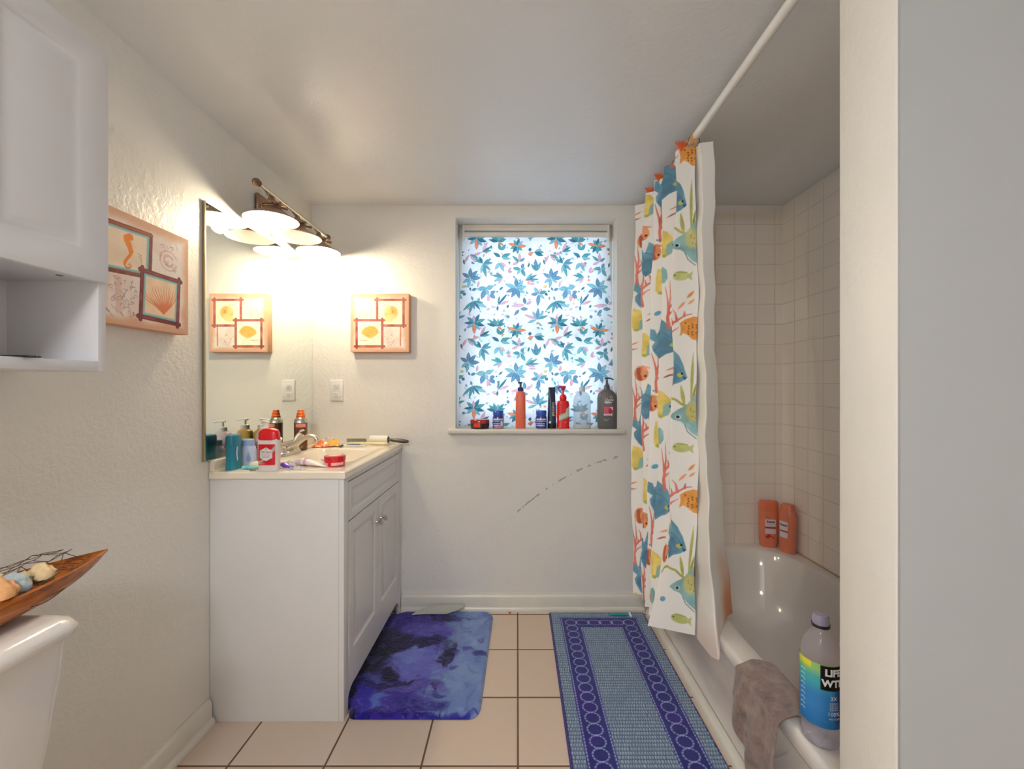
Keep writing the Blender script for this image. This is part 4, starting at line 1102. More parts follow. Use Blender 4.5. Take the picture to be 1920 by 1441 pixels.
t = thing('soap_bar', 'cream oval soap bar on the vanity, behind the small teal tube', 'soap', (-.985, 1.690, CZ), rz=.1)
bm = B(); body(bm, [(0, .036, .020), (.004, .043, .026), (.010, .045, .028), (.017, .040, .024), (.021, .026, .014), (.022, .006, .004)], 36, 2.4); obj('bar', bm, plain('cream_soap', (246, 236, 206), .35, sub=.2), t)
t = thing('travel_tube', 'small teal and white toothpaste tube left of the red-capped deodorant', 'tube', (-.985, 1.640, CZ), rz=.08)
bm = B(); lofts = [[(x, .011 * w * math.cos(2 * PI * k / 16), .0065 + .0065 * h * math.sin(2 * PI * k / 16)) for k in range(16)] for x, w, h in ((-.030, .9, .95), (.0, 1.05, .8), (.030, 1.3, .12))]; loft(bm, lofts); obj('tube_body', bm, plain('teal_tube', (84, 190, 196), .35), t)
bm = B(); tube(bm, [(-.041, 0, .0066), (-.030, 0, .0066)], .0065, 14); obj('cap', bm, plain('mint_cap', (140, 214, 190), .4), t)
text('wording', 'CREST', .012, lambda u, v, o=0: (u, -.0105 - .0, .0066 + v * .9) if False else (u, -.0112, .0068 + v), .003, 0, INKW, t)
t = thing('hair_clip', 'tiny olive hair clip lying in front of the small teal tube', 'hair clip', (-.967, 1.6010, CZ), rz=.1)
bm = B(); tube(bm, [(-.010, 0, .0025), (0, 0, .0032), (.012, 0, .0020)], [.0022, .0025, .0015], 8); obj('clip', bm, plain('olive_clip', (140, 128, 96), .4), t)

t = thing('toothpaste_tube', 'white toothpaste tube with magenta stripes lying beside the red tin', 'tube', (-.790, 1.708, CZ), rz=-.20)
bm = B(); rs = []
for x, w, h in ((-.052, .013, 1.0), (-.046, .0145, 1.0), (-.02, .0165, .85), (.02, .020, .5), (.055, .0235, .16), (.068, .024, .05)):
    rs.append([(x, w * math.cos(2 * PI * k / 24), .0145 * max(h, .06) + .0142 * h * math.sin(2 * PI * k / 24)) for k in range(24)])
loft(bm, rs); obj('tube_body', bm, plain('white_tube', (240, 234, 232), .3), t)
bm = B(); tube(bm, [(-.082, 0, .0120), (-.074, 0, .0125), (-.052, 0, .0145)], [.009, .0115, .0135], 20); obj('cap', bm, plain('pearl_cap', (214, 198, 216), .3), t)
MAG = plain('magenta_stripe', (190, 60, 150), .4)
for k in range(3):
    bm = B(); x = -.040 + k * .0045; w = .0152 + k * .0002
    loft(bm, [[(xx, (w + .0005) * math.cos(2 * PI * j / 24), .0138 + .0143 * (1 - k * .02) * math.sin(2 * PI * j / 24)) for j in range(24)] for xx in (x, x + .0018)], caps=False); obj('stripe', bm, MAG, t)
decal('label_print', [(.030, -.006), (.056, -.010), (.056, .002), (.030, .004)], lambda u, v, o=0: (u, v, .030 - (u - .02) * .42), plain('grey_print_block', (150, 140, 150), .6), t)
t = thing('floss_pack', 'crumpled clear wrapper with a purple end lying at the front edge of the vanity', 'wrapper', (-.845, 1.640, CZ), rz=-.30)
PUR = plain('violet_plastic', (104, 58, 190), .25, coat=.4)
bm = B(); tube(bm, spline([(-.052, .010, .012), (-.036, .004, .013), (-.014, .0, .010), (.006, -.002, .006)], 5), [.008 + .006 * math.sin(min(1, i / 10) * PI) for i in range(16)], 16, flat=.75); obj('purple_end', bm, PUR, t)
def crumple(bm, x0, x1, y0, y1, h, seed, nx=16, ny=10, base=.0015):
    r = random.Random(seed); V = []
    Zr = [[r.random() for j in range(ny + 1)] for i in range(nx + 1)]
    Zr = [[.45 * Zr[i][j] + .55 * sum(Zr[a][b] for a in range(max(0, i - 1), min(nx, i + 1) + 1) for b in range(max(0, j - 1), min(ny, j + 1) + 1)) / 9 for j in range(ny + 1)] for i in range(nx + 1)]
    for i in range(nx + 1):
        row = []
        for j in range(ny + 1):
            u, v = i / nx, j / ny; e = min(1, 4 * u, 4 * (1 - u), 4 * v, 4 * (1 - v))
            row.append(bm.verts.new((x0 + (x1 - x0) * u + r.uniform(-.002, .002), y0 + (y1 - y0) * v + r.uniform(-.002, .002), base + h * (.15 + .85 * e) * (Zr[i][j] * 1.15))))
        V.append(row)
    for i in range(nx):
        for j in range(ny): bm.faces.new((V[i][j], V[i + 1][j], V[i + 1][j + 1], V[i][j + 1]))
CRK = thin_clear('crinkled_film', (240, 240, 246), .38, .12)
bm = B(); crumple(bm, -.010, .064, -.016, .016, .012, 3); obj('film', bm, CRK, t, angle=10)
t = thing('plastic_wrapper', 'flat crinkled clear wrapper lying behind the magenta striped toothpaste', 'wrapper', (-.880, 1.735, CZ), rz=.1)
bm = B(); crumple(bm, -.055, .06, -.018, .022, .014, 8); obj('film', bm, thin_clear('bluish_film', (214, 232, 240), .4, .12), t, angle=10)

t = thing('round_tin', 'round bright red tin at the corner of the sink', 'tin', (-.7165, 1.722, CZ))
RT = plain('red_lacquer', (224, 18, 40), .2, coat=.4)
bm = B(); body(bm, [(0, .037, .037), (.002, .0385, .0385), (.020, .0385, .0385)], 48); obj('tin_base', bm, RT, t)
bm = B(); body(bm, [(.020, .0400, .0400), (.036, .0400, .0400), (.038, .038, .038), (.0385, .030, .030)], 48); obj('lid', bm, plain('red_lid', (214, 14, 34), .22, coat=.4), t)
F = front(.0387, .0387)
decal('label', [(-.036, .006), (-.012, .004), (-.012, .013), (-.036, .015)], F, plain('pink_label_strip', (250, 178, 184), .5), t); decal('label', [(.002, .004), (.037, .004), (.037, .015), (.002, .014)], F, plain('pink_label_strip2', (250, 188, 192), .5), t)
bm = B(); bmesh.ops.create_circle(bm, cap_ends=True, segments=32, radius=.026); bmesh.ops.translate(bm, verts=bm.verts, vec=(0, 0, .0392)); obj('lid_print', bm, plain('pale_lid_print', (240, 196, 186), .4), t)

t = thing('snack_bag', 'crumpled orange and clear packets in the back corner of the vanity', 'packet', (-.985, 2.245, CZ), rz=.15)
ORP = plain('orange_foil', (244, 128, 60), .28, coat=.4)
bm = B(); crumple(bm, -.055, .035, -.045, .03, .038, 21, 12, 9); obj('orange_packet', bm, ORP, t, angle=12)
bm = B(); crumple(bm, .010, .080, -.04, .02, .045, 22, 10, 8, .003); obj('yellow_packet', bm, plain('amber_foil', (246, 190, 84), .28, coat=.4), t, angle=12)
bm = B(); crumple(bm, -.045, .085, -.02, .055, .050, 23, 14, 9, .004); obj('clear_packet', bm, thin_clear('cloudy_film', (252, 246, 236), .55, .15), t, angle=10)

t = thing('hairbrush', 'cream handled hairbrush lying bristles up on the back of the vanity', 'hairbrush', (-.79, 2.285, CZ), rz=-.04)
bm = B(); tube(bm, spline([(-.105, 0, .010), (-.05, 0, .011), (0, 0, .012), (.05, 0, .011), (.10, 0, .010), (.118, 0, .009)], 4), [.006, .012, .0135, .014, .0145, .0145, .0145, .014, .012, .010, .009, .0095, .0105, .011, .0115, .012, .0115, .010, .008, .006, .003], 16, flat=.60); obj('handle', bm, plain('cream_plastic', (240, 226, 176), .35), t)
bm = B()
for i in range(15):
    for j in range(5): x, y = -.095 + i * .0068, -.010 + j * .005; tube(bm, [(x, y, .014), (x - .002, y, .035)], .0008, 5)
br = obj('bristles', bm, plain('olive_bristle', (122, 118, 84), .6), t); br['kind'] = 'stuff'
t = thing('razor', 'white disposable razor with a blue strip lying in front of the hairbrush', 'razor', (-.835, 2.222, CZ), rz=.03)
bm = B(); tube(bm, spline([(-.045, 0, .010), (-.02, 0, .009), (.02, 0, .006), (.050, 0, .005)], 4), [.0035, .004, .0045, .005, .005, .005, .005, .005, .0048, .0046, .0044, .0042, .004], 10); box(bm, .046, .064, -.006, .006, 0, .012, bev=.002); obj('handle', bm, WHITEP, t)
bm = B(); box(bm, -.062, -.050, -.020, .020, .002, .012, bev=.002); obj('razor_head', bm, plain('dark_razor_head', (92, 84, 66), .4), t)
bm = B(); box(bm, -.030, .036, -.0035, .0035, .0118, .016, bev=.001); obj('blue_strip', bm, plain('blue_grip', (72, 90, 160), .4), t)
t = thing('lint_roller', 'lint roller with a dark grey handle poking past the vanity edge', 'lint roller', (-.680, 2.325, CZ), rz=-.05)
bm = B(); tube(bm, [(-.100, 0, .024), (-.004, 0, .024)], .0235, 28); obj('paper_roll', bm, plain('white_paper_roll', (244, 238, 224), .7), t)
bm = B(); tube(bm, [(-.004, 0, .024), (-.0025, 0, .024)], .016, 24); tube(bm, spline([(-.0025, 0, .024), (.008, 0, .024), (.030, 0, .0225), (.070, 0, .0185), (.098, 0, .016), (.106, 0, .016)], 4), [.008, .008, .007, .007, .008, .009, .0105, .0115, .012, .0125, .013, .0135, .0135, .013, .012, .011, .0095, .008, .006, .004, .002], 16, flat=.85); obj('handle', bm, plain('dark_grey_handle', (74, 66, 70), .35), t)
# ============================================================ BATHTUB
tb = thing('bathtub', 'white enamel bathtub built into the tiled alcove on the right', 'bathtub', (1.066, 1.583, 0))
bp = loc_in(tb)
tx0, tx1, ty0, ty1 = .69, XR - .0005, .7885, YB - .0005
cx, cy, N = 1.083, 1.600, 128
def rectpt(a, x0, x1, y0, y1):
    c, s = math.cos(a), math.sin(a); ts = []
    if c > 1e-9: ts.append((x1 - cx) / c)
    if c < -1e-9: ts.append((x0 - cx) / c)
    if s > 1e-9: ts.append((y1 - cy) / s)
    if s < -1e-9: ts.append((y0 - cy) / s)
    t = min(ts); return cx + c * t, cy + s * t
# sample angles so that the four outer corners are hit exactly
angs = sorted([2 * PI * k / N for k in range(N)] + [math.atan2(y - cy, x - cx) % (2 * PI) for x in (tx0, tx1) for y in (ty0, ty1)])
def orng(z, ix=0, io=0): return [(*rectpt(a, tx0 + ix, tx1 - io, ty0 + io, ty1 - io), z) for a in angs]
def irng(z, a_, b_, e, ccx=cx, ccy=cy):
    out = []
    for a in angs:
        c, s = math.cos(a), math.sin(a); c2, s2 = c / a_, s / b_
        r = (abs(c2) ** e + abs(s2) ** e) ** (-1 / e)
        out.append((ccx + c * r, ccy + s * r, z))
    return out
RZ = .363
bm = B()
loft(bm, [orng(0, .030), orng(.285, .030), orng(.300, .020), orng(.312, .004), orng(.322, 0), orng(.350, 0), orng(.359, .004), orng(RZ, .012),
          irng(RZ, .318, .722, 4.2), irng(RZ - .004, .310, .714, 4.2), irng(RZ - .016, .303, .704, 4.2), irng(.28, .292, .680, 4), irng(.18, .276, .650, 3.8), irng(.10, .255, .61, 3.6), irng(.065, .225, .56, 3.2), irng(.055, .16, .48, 3)], caps=True)
bp('tub_shell', bm, CERAM, angle=60)
bm = B(); body(bm, [(.0555, .028, .028, 1.083, 1.0), (.058, .028, .028, 1.083, 1.0), (.060, .018, .018, 1.083, 1.0)], 24); bp('drain', bm, STEEL)

# ============================================================ SHOWER ROD, RINGS, CURTAIN, LINER
rd = thing('shower_rod', 'white shower curtain rod running along the tub below the ceiling', 'curtain rod', (.657, 1.583, 2.138))
rp = loc_in(rd)
bm = B(); tube(bm, [(.657, .790, 2.138), (.657, YB - .003, 2.138)], .0135, 24); rp('pole', bm, plain('white_rod_enamel', (238, 236, 230), .25))
for y0, y1 in ((.7885, .800), (YB - .012, YB - .0005)):
    bm = B(); tube(bm, [(.657, y0, 2.138), (.657, y1, 2.138)], [.026, .024], 28); rp('flange', bm, WHITEP)

# fold paths of the cloth at several heights: (u along the cloth, x, y)
PATHS = {
 2.118: [(0, .668, 1.640), (.080, .600, 1.668), (.20, .700, 1.735), (.32, .600, 1.800), (.43, .700, 1.862), (.54, .598, 1.925), (.65, .700, 1.99), (.76, .592, 2.055), (.88, .700, 2.12), (1.0, .590, 2.19), (1.08, .640, 2.225)],
 1.60:  [(0, .675, 1.648), (.090, .590, 1.675), (.20, .690, 1.735), (.32, .582, 1.790), (.43, .690, 1.85), (.54, .575, 1.900), (.65, .680, 1.96), (.76, .566, 2.020), (.88, .680, 2.08), (1.0, .556, 2.13), (1.08, .63, 2.17)],
 .90:   [(0, .678, 1.650), (.098, .583, 1.680), (.20, .670, 1.74), (.32, .562, 1.770), (.43, .660, 1.82), (.54, .555, 1.865), (.65, .650, 1.91), (.76, .556, 1.96), (.88, .650, 2.02), (1.0, .530, 2.045), (1.08, .60, 2.09)],
 .28:   [(0, .667, 1.650), (.185, .506, 1.717), (.26, .575, 1.765), (.34, .530, 1.800), (.45, .600, 1.84), (.55, .540, 1.865), (.66, .610, 1.90), (.77, .545, 1.925), (.88, .620, 1.95), (1.0, .520, 1.985), (1.08, .60, 2.03)],
}
def pathfun(paths, umax, sm=.010):
    U = np.linspace(0, umax, 600); zs = sorted(paths); tab = []
    k = int(sm / (umax / 599)) ; ker = np.exp(-np.linspace(-2.2, 2.2, 2 * k + 1) ** 2); ker /= ker.sum()
    for z in zs:
        n = np.array(paths[z]); xy = []
        for c in (1, 2):
            v = np.interp(U, n[:, 0], n[:, c]); p = np.pad(v, k, mode='reflect', reflect_type='odd'); xy.append(np.convolve(p, ker, 'valid'))
        tab.append(xy)
    tab = np.array(tab)                       # level, xy, U
    def f(u, z):
        fu = np.clip(u / umax, 0, 1) * 599; i = np.minimum(fu.astype(int), 598); t = fu - i
        zi = np.clip(np.searchsorted(zs, z) - 1, 0, len(zs) - 2); za = np.array(zs)
        w = np.clip((z - za[zi]) / (za[zi + 1] - za[zi]), 0, 1)
        out = []
        for c in (0, 1):
            a = tab[zi, c, i] * (1 - t) + tab[zi, c, i + 1] * t; b = tab[zi + 1, c, i] * (1 - t) + tab[zi + 1, c, i + 1] * t
            out.append(a * (1 - w) + b * w)
        return out
    return f
cf = pathfun(PATHS, 1.08, .016)
# the print; X = -u so that the picture's right stays right
P = Paint(-1.08, 0, .28, 2.118, .0024, (246, 243, 238))
A = lambda zx, zy, dz=0: ((1160 + zx / 2.575 - 1306) / 498, 1.22 - (700 + zy / 2.575 - 722) / 498 + dz)
BLU, DBL, LTE, OLV, YLW, CRL, ORG, RST, LGR = (112, 162, 184), (92, 134, 164), (146, 190, 192), (184, 184, 100), (236, 212, 116), (226, 128, 112), (236, 158, 110), (178, 92, 74), (200, 206, 134)
def pl(pts, c, dx=0, dz=0, **k): P.poly([(A(*p)[0] + dx, A(*p)[1] + dz) for p in pts], c, **k)
def li(pts, w, c, dx=0, dz=0, **k): P.line([(A(*p)[0] + dx, A(*p)[1] + dz) for p in pts], w, c, **k)
def le(a, b, w, c, dx=0, dz=0): p, q_ = A(*a), A(*b); P.leaf(p[0] + dx, p[1] + dz, q_[0] + dx, q_[1] + dz, w, c, .95, .12)
def ee(x, y, rx, ry, c, dx=0, dz=0, ang=0, **k): p = A(x, y); P.ell(p[0] + dx, p[1] + dz, rx / 1282, ry / 1282, c, ang, **k)
def bluefish(dx, dz):
    pl([(240, 705), (262, 722), (295, 750), (318, 790), (334, 855), (300, 878), (268, 888), (238, 912), (222, 895), (202, 862), (197, 835), (212, 812), (184, 792), (188, 738), (212, 745), (222, 778), (232, 740)], BLU, dx, dz, var=.12)
    pl([(205, 860), (225, 812), (270, 800), (300, 835), (296, 872), (262, 884), (238, 908), (222, 893)], DBL, dx, dz, a=.75, soft=.012, var=.1)
    li([(224, 768), (262, 782), (300, 816), (322, 862)], .007, DBL, dx, dz, a=.7); ee(298, 842, 16, 11, (206, 206, 96), dx, dz, a=.9); ee(310, 836, 6, 6, (32, 40, 60), dx, dz)
    pl([(312, 850), (334, 856), (318, 868)], (40, 80, 130), dx, dz, a=.8)
def angelfish(dx, dz):
    pl([(250, 1046), (262, 1030), (282, 1012), (325, 985), (350, 960), (372, 935), (410, 930), (410, 1150), (376, 1142), (345, 1120), (318, 1090), (296, 1070), (268, 1062)], LTE, dx, dz, var=.12)
    ee(356, 1020, 42, 48, YLW, dx, dz, a=.7, soft=.02, var=.1)
    for k in range(7): ee(345 + (k * 37) % 46, 1004 + (k * 23) % 52, 4, 4, (196, 140, 60), dx, dz)
    ee(284, 1047, 11, 10, (244, 244, 236), dx, dz); ee(283, 1047, 7.5, 7.5, (40, 44, 60), dx, dz)
    li([(314, 1085), (330, 1118), (368, 1150)], .0035, (96, 140, 150), dx, dz)
def smallfish(dx, dz):
    ee(302, 1196, 38, 23, LGR, dx, dz, ang=-.08, var=.12); pl([(330, 1194), (356, 1178), (350, 1200), (352, 1222), (332, 1206)], LGR, dx, dz); ee(276, 1192, 4, 4, (60, 50, 40), dx, dz); li([(285, 1178), (330, 1182)], .003, (160, 164, 70), dx, dz)
def weeds(dx, dz):
    le((345, 1000), (364, 735), .011, OLV, dx, dz); le((312, 1000), (300, 888), .014, OLV, dx, dz); le((352, 985), (376, 880), .010, (150, 156, 60), dx, dz)
    li([(170, 992), (198, 962), (235, 950), (275, 962), (300, 985), (322, 994)], .009, OLV, dx, dz, var=.1); li([(345, 1000), (349, 900), (362, 790)], .004, OLV, dx, dz)
def coral(dx, dz, s=1):
    for pts, w in (([(243, 712), (238, 660), (246, 610), (268, 590), (300, 570), (326, 552), (352, 548)], .015), ([(242, 640), (236, 580), (226, 530), (218, 500)], .011), ([(245, 600), (252, 560), (250, 520), (246, 470)], .010), ([(290, 578), (284, 540), (270, 520)], .010), ([(268, 592), (262, 560)], .010), ([(320, 556), (322, 532)], .010), ([(240, 650), (262, 630), (296, 610)], .010)):
        li(pts, w, CRL, dx, dz, taper=True, var=.12)
def spotfish(dx, dz):
    pl([(298, 655), (305, 620), (300, 590), (325, 572), (360, 560), (400, 570), (400, 680), (362, 672), (338, 650), (318, 640)], (240, 166, 84), dx, dz, var=.12)
    for k in range(12): ee(325 + (k * 17) % 52, 590 + (k * 29) % 62, 4.2, 4.2, (150, 86, 34), dx, dz)
def orangefish(dx, dz):
    ee(180, 898, 34, 44, ORG, dx, dz, var=.12); pl([(160, 860), (182, 858), (178, 900), (190, 936), (166, 936), (158, 895)], RST, dx, dz, a=.9); ee(200, 912, 6, 6, (70, 40, 30), dx, dz); le((160, 850), (230, 868), .010, ORG, dx, dz)
def leaves(dx, dz):
    le((295, 525), (326, 484), .009, ORG, dx, dz); le((333, 502), (360, 476), .009, ORG, dx, dz); le((330, 472), (358, 436), .010, (232, 150, 70), dx, dz)
    le((168, 612), (236, 588), .008, ORG, dx, dz); le((158, 650), (210, 628), .007, RST, dx, dz); le((190, 640), (232, 628), .005, CRL, dx, dz)
def drops(dx, dz):
    ee(214, 1116, 17, 12, (110, 170, 196), dx, dz, ang=.5); ee(152, 690, 10, 22, (90, 130, 170), dx, dz); ee(196, 706, 7, 4, DBL, dx, dz, ang=-.5); ee(170, 712, 4, 3, DBL, dx, dz); ee(160, 560, 4, 8, (110, 150, 190), dx, dz)
def yellowfish(dx, dz):
    pl([(175, 360), (205, 372), (240, 412), (242, 462), (225, 490), (190, 508), (168, 486), (168, 420)], YLW, dx, dz, var=.12); pl([(205, 440), (242, 415), (242, 462), (225, 490), (198, 498)], LTE, dx, dz, a=.9, soft=.006); ee(236, 444, 6, 6, (40, 50, 60), dx, dz); ee(190, 496, 14, 9, OLV, dx, dz)
def tealblob(dx, dz):
    pl([(186, 330), (200, 285), (222, 270), (242, 290), (244, 335), (225, 358), (200, 352)], LTE, dx, dz, var=.12); ee(200, 325, 14, 16, (240, 150, 96), dx, dz, a=.8, soft=.008)
for kk in range(-1, 4):
    dz = kk * .652
    for f in (weeds, bluefish, angelfish, smallfish, coral, spotfish, orangefish, leaves, drops): f(0, dz)
    # deeper folds, where other parts of the same print come to the front
    for ci, Xc in enumerate((-.292, -.505, -.735, -.968)):
        seq = ((tealblob, yellowfish, leaves, bluefish, coral, orangefish), (yellowfish, orangefish, coral, bluefish, drops, leaves),
               (coral, bluefish, orangefish, yellowfish, leaves, tealblob), (bluefish, coral, orangefish, leaves, yellowfish, tealblob))[ci]
        for si, fn in enumerate(seq[:5]):
            c0 = {'yellowfish': (205, 435), 'tealblob': (215, 320), 'bluefish': (255, 815), 'orangefish': (182, 898), 'coral': (250, 610), 'leaves': (200, 620), 'drops': (205, 1110)}[fn.__name__]
            a0 = A(*c0); fn(Xc - a0[0] + .012 * ((si * 7 + ci * 3) % 5 - 2), .36 + si * .1304 + dz - a0[1])
# plain hem along the near edge
sc_ = thing('shower_curtain', 'fish and coral print shower curtain gathered at the far half of the rod', 'shower curtain', (.62, 1.90, .28))
CUR = attr_mat('printed_curtain_cloth', .75, .07, .1, 500)
def curF(X, Y):
    x, y = cf(-X, Y)
    rip = .0035 * np.sin(Y * 9 + X * 40) + .002 * np.sin(Y * 21 - X * 60)
    return x + rip - .62, y - .5 * rip - 1.90, Y - .28
P.mesh('printed_cloth', curF, CUR, sc_)

LP = {
 2.112: [(0, .672, 1.690), (.045, .676, 1.618), (.110, .724, 1.606), (.20, .706, 1.69), (.30, .735, 1.77), (.40, .712, 1.85), (.52, .738, 1.94), (.64, .712, 2.03), (.75, .735, 2.12)],
 1.50:  [(0, .680, 1.690), (.045, .682, 1.604), (.110, .734, 1.630), (.20, .715, 1.70), (.30, .745, 1.77), (.40, .72, 1.85), (.52, .745, 1.94), (.64, .72, 2.03), (.75, .745, 2.12)],
 .90:   [(0, .684, 1.690), (.045, .684, 1.585), (.110, .766, 1.652), (.20, .760, 1.71), (.30, .785, 1.77), (.40, .765, 1.85), (.52, .785, 1.94), (.64, .765, 2.03), (.75, .785, 2.12)],
 .50:   [(0, .682, 1.690), (.045, .678, 1.530), (.110, .806, 1.672), (.20, .800, 1.72), (.30, .815, 1.78), (.40, .80, 1.85), (.52, .815, 1.94), (.64, .80, 2.03), (.75, .815, 2.12)],
 .28:   [(0, .678, 1.690), (.045, .662, 1.425), (.110, .838, 1.690), (.20, .822, 1.74), (.30, .83, 1.79), (.40, .82, 1.86), (.52, .83, 1.94), (.64, .82, 2.03), (.75, .83, 2.12)],
}
lfn = pathfun(LP, .75, .006)
P = Paint(0, .75, 0, 1, .0035, (246, 243, 238))
n_ = fbm(P.X * 1, P.Y * 1, 14, 3)
P.blend((slice(None), slice(None)), sstep((P.Y - .84 + (n_ - .5) * .1) / .13) * sstep((P.X - .062) / .03), (232, 150, 108), .85)
P.blend((slice(None), slice(None)), sstep((P.Y - .93 + (n_ - .5) * .1) / .06) * sstep((.07 - P.X) / .02), (226, 200, 190), .6)
def linF(X, Y):
    hem = np.interp(X, [0, .03, .045, .052, .060, .085, .095, .110, .15, .75], [.262, .285, .315, .338, .372, .372, .366, .345, .340, .340])
    z = 2.112 + (hem - 2.112) * Y
    x, y = lfn(X, z)
    lowz = np.clip((.42 - z) / .05, 0, 1)
    wav = .004 * np.sin(z * 17) + .002 * np.sin(z * 41)
    x = x + wav * (1 - lowz)
    return x - .75, y + wav * .4 - 1.80, z - .34
ln = thing('shower_liner', 'white shower curtain liner with an orange stained bottom, hanging into the tub', 'curtain liner', (.75, 1.80, .34))
P.mesh('liner_sheet', linF, attr_mat('liner_cloth', .6, .10, .05, 60), ln)

def cring(y, lab, kind, spread=0):
    t = thing('curtain_ring', lab, 'curtain ring', (.657, y, 2.130), group='curtain rings on the rod')
    bm = B(); torus(bm, .0205, .0018, (0, 0, -.002), 'Y', 28, 8); obj('wire_ring', bm, BRONZE, t)
    if kind == 'coral':
        bm = B(); r = random.Random(int(y * 100))
        for k in range(7):
            a = -.9 + k * .3; tube(bm, spline([(-.026, -.006, -.030), (-.034 + .012 * math.sin(a), -.012, -.012), (-.034 + .034 * math.sin(a), -.014, .004 + .012 * math.cos(a))], 3), [.005, .005, .0045, .004, .0035, .003, .0015], 8)
        obj('coral_charm', bm, plain('orange_resin', (224, 104, 50), .4, var=.2, vscale=80), t)
    elif kind == 'net':
        bm = B()
        for k in range(16):
            a = k * 2.4; r_ = .006 + .009 * (k % 4) / 3; torus(bm, .0045, .0012, (-.010 + r_ * math.cos(a), -.020, -.012 + r_ * 1.6 * math.sin(a)), 'Y', 10, 5)
        obj('lattice_charm', bm, plain('gold_brown_resin', (214, 166, 96), .45, var=.3, vscale=120), t)
cring(1.630, 'curtain ring with a gold lattice charm, nearest end of the curtain', 'net')
cring(1.672, 'curtain ring with an orange coral charm, second from the near end of the curtain', 'coral')
cring(1.805, 'plain curtain ring on the third fold from the near end of the curtain', '')
cring(1.925, 'curtain ring with a small coral charm at the middle fold of the curtain', 'coral')
cring(2.060, 'curtain ring with a rust coral charm on the last but one fold', 'coral')
cring(2.185, 'plain curtain ring on the fold next to the back wall', '')
cring(2.330, 'empty bronze curtain ring on the rod against the back wall', '')

# ============================================================ BOTTLES ON THE TUB RIM, WASHCLOTH
CO = plain('coral_bottle_plastic', (226, 130, 96), .35); CO2 = plain('peach_bottle_plastic', (222, 128, 98), .35)
t = thing('conditioner_bottle', 'coral conditioner bottle with two small pale labels in the tub corner, left of its twin', 'bottle', (1.338, 2.336, RZ), rz=-.22)
bm = B(); body(bm, [(0, .034, .020), (.006, .037, .022), (.022, .044, .025), (.12, .0455, .026), (.19, .046, .026)], 44, 3.0); obj('bottle_body', bm, CO, t)
bm = B(); body(bm, [(.190, .0462, .0262), (.232, .0465, .0262), (.242, .044, .024), (.243, .035, .018)], 44, 3.0); obj('cap', bm, plain('deep_coral_cap', (224, 118, 82), .35), t)
F = front(.0462, .0262, 3.0)
PLB = plain('pale_mauve_label', (224, 212, 220), .5); MRN = plain('maroon_line', (150, 56, 60), .5)
decal('label', rrect(-.024, .028, .113, .150, .002), F, PLB, t); decal('label', rrect(-.024, .028, .075, .101, .002), F, PLB, t); decal('label_line', [(-.024, .104), (.028, .104), (.028, .109), (-.024, .109)], F, MRN, t)
text('wording', 'Suave', .0165, F, .002, .138, INK, t, bold=.0006); text('wording', 'conditioner', .008, F, .002, .124, INKG, t)
decal('label_art', [(-.024, .058), (-.006, .073), (.004, .066), (-.004, .052), (-.012, .050)], F, plain('red_petal', (206, 30, 40), .5), t); decal('label_art', [(-.004, .070), (.022, .054), (.020, .050), (-.002, .064)], F, MRN, t)
decal('label_art', [(-.026, .172), (-.004, .160), (-.002, .152), (-.010, .158)], F, plain('brown_leaf', (190, 90, 40), .5), t)
t = thing('shampoo_bottle', 'peach shampoo bottle in the tub corner, right of the coral conditioner', 'bottle', (1.392, 2.258, RZ), rz=-1.2)
bm = B(); body(bm, [(0, .036, .026), (.006, .040, .029), (.14, .041, .030), (.195, .041, .030), (.214, .034, .026)], 44, 2.6); obj('bottle_body', bm, CO2, t)
bm = B(); body(bm, [(.214, .0345, .0262), (.240, .031, .025), (.246, .026, .021)], 40, 2.4); obj('cap', bm, plain('peach_cap', (222, 120, 84), .35), t)
F = front(.0412, .0302, 2.6)
decal('label', rrect(-.022, .022, .115, .160, .002), F, PLB, t); decal('label', rrect(-.022, .022, .078, .106, .002), F, PLB, t); decal('label_line', [(-.022, .108), (.022, .108), (.022, .112), (-.022, .112)], F, MRN, t)
text('wording', 'Suave', .0160, F, 0, .142, INK, t, bold=.0006)

t = thing('water_bottle', 'large clear water bottle with a blue and black label standing on the tub rim', 'bottle', (.7335, 1.060, RZ), rz=-.60)
WB = thin_clear('clear_bottle_plastic', (250, 246, 250), .06, .03, .5)
bm = B(); body(bm, [(.0, .030, .030), (.004, .036, .036), (.014, .0425, .0425), (.045, .0435, .0435), (.052, .0425, .0425), (.20, .0430, .0430), (.225, .041, .041), (.248, .033, .033), (.265, .021, .021), (.272, .0165, .0165), (.285, .0165, .0165)], 56); obj('bottle_body', bm, WB, t)
bm = B(); body(bm, [(.276, .0190, .0190), (.283, .0195, .0195)], 32); obj('neck_ring', bm, BLACKP, t)
bm = B(); body(bm, [(.283, .0180, .0180), (.300, .0175, .0175), (.305, .0150, .0150), (.306, .006, .006)], 32); obj('cap', bm, mat('smoky_mauve_cap', (150, 142, 166), .25, coat=.4), t)
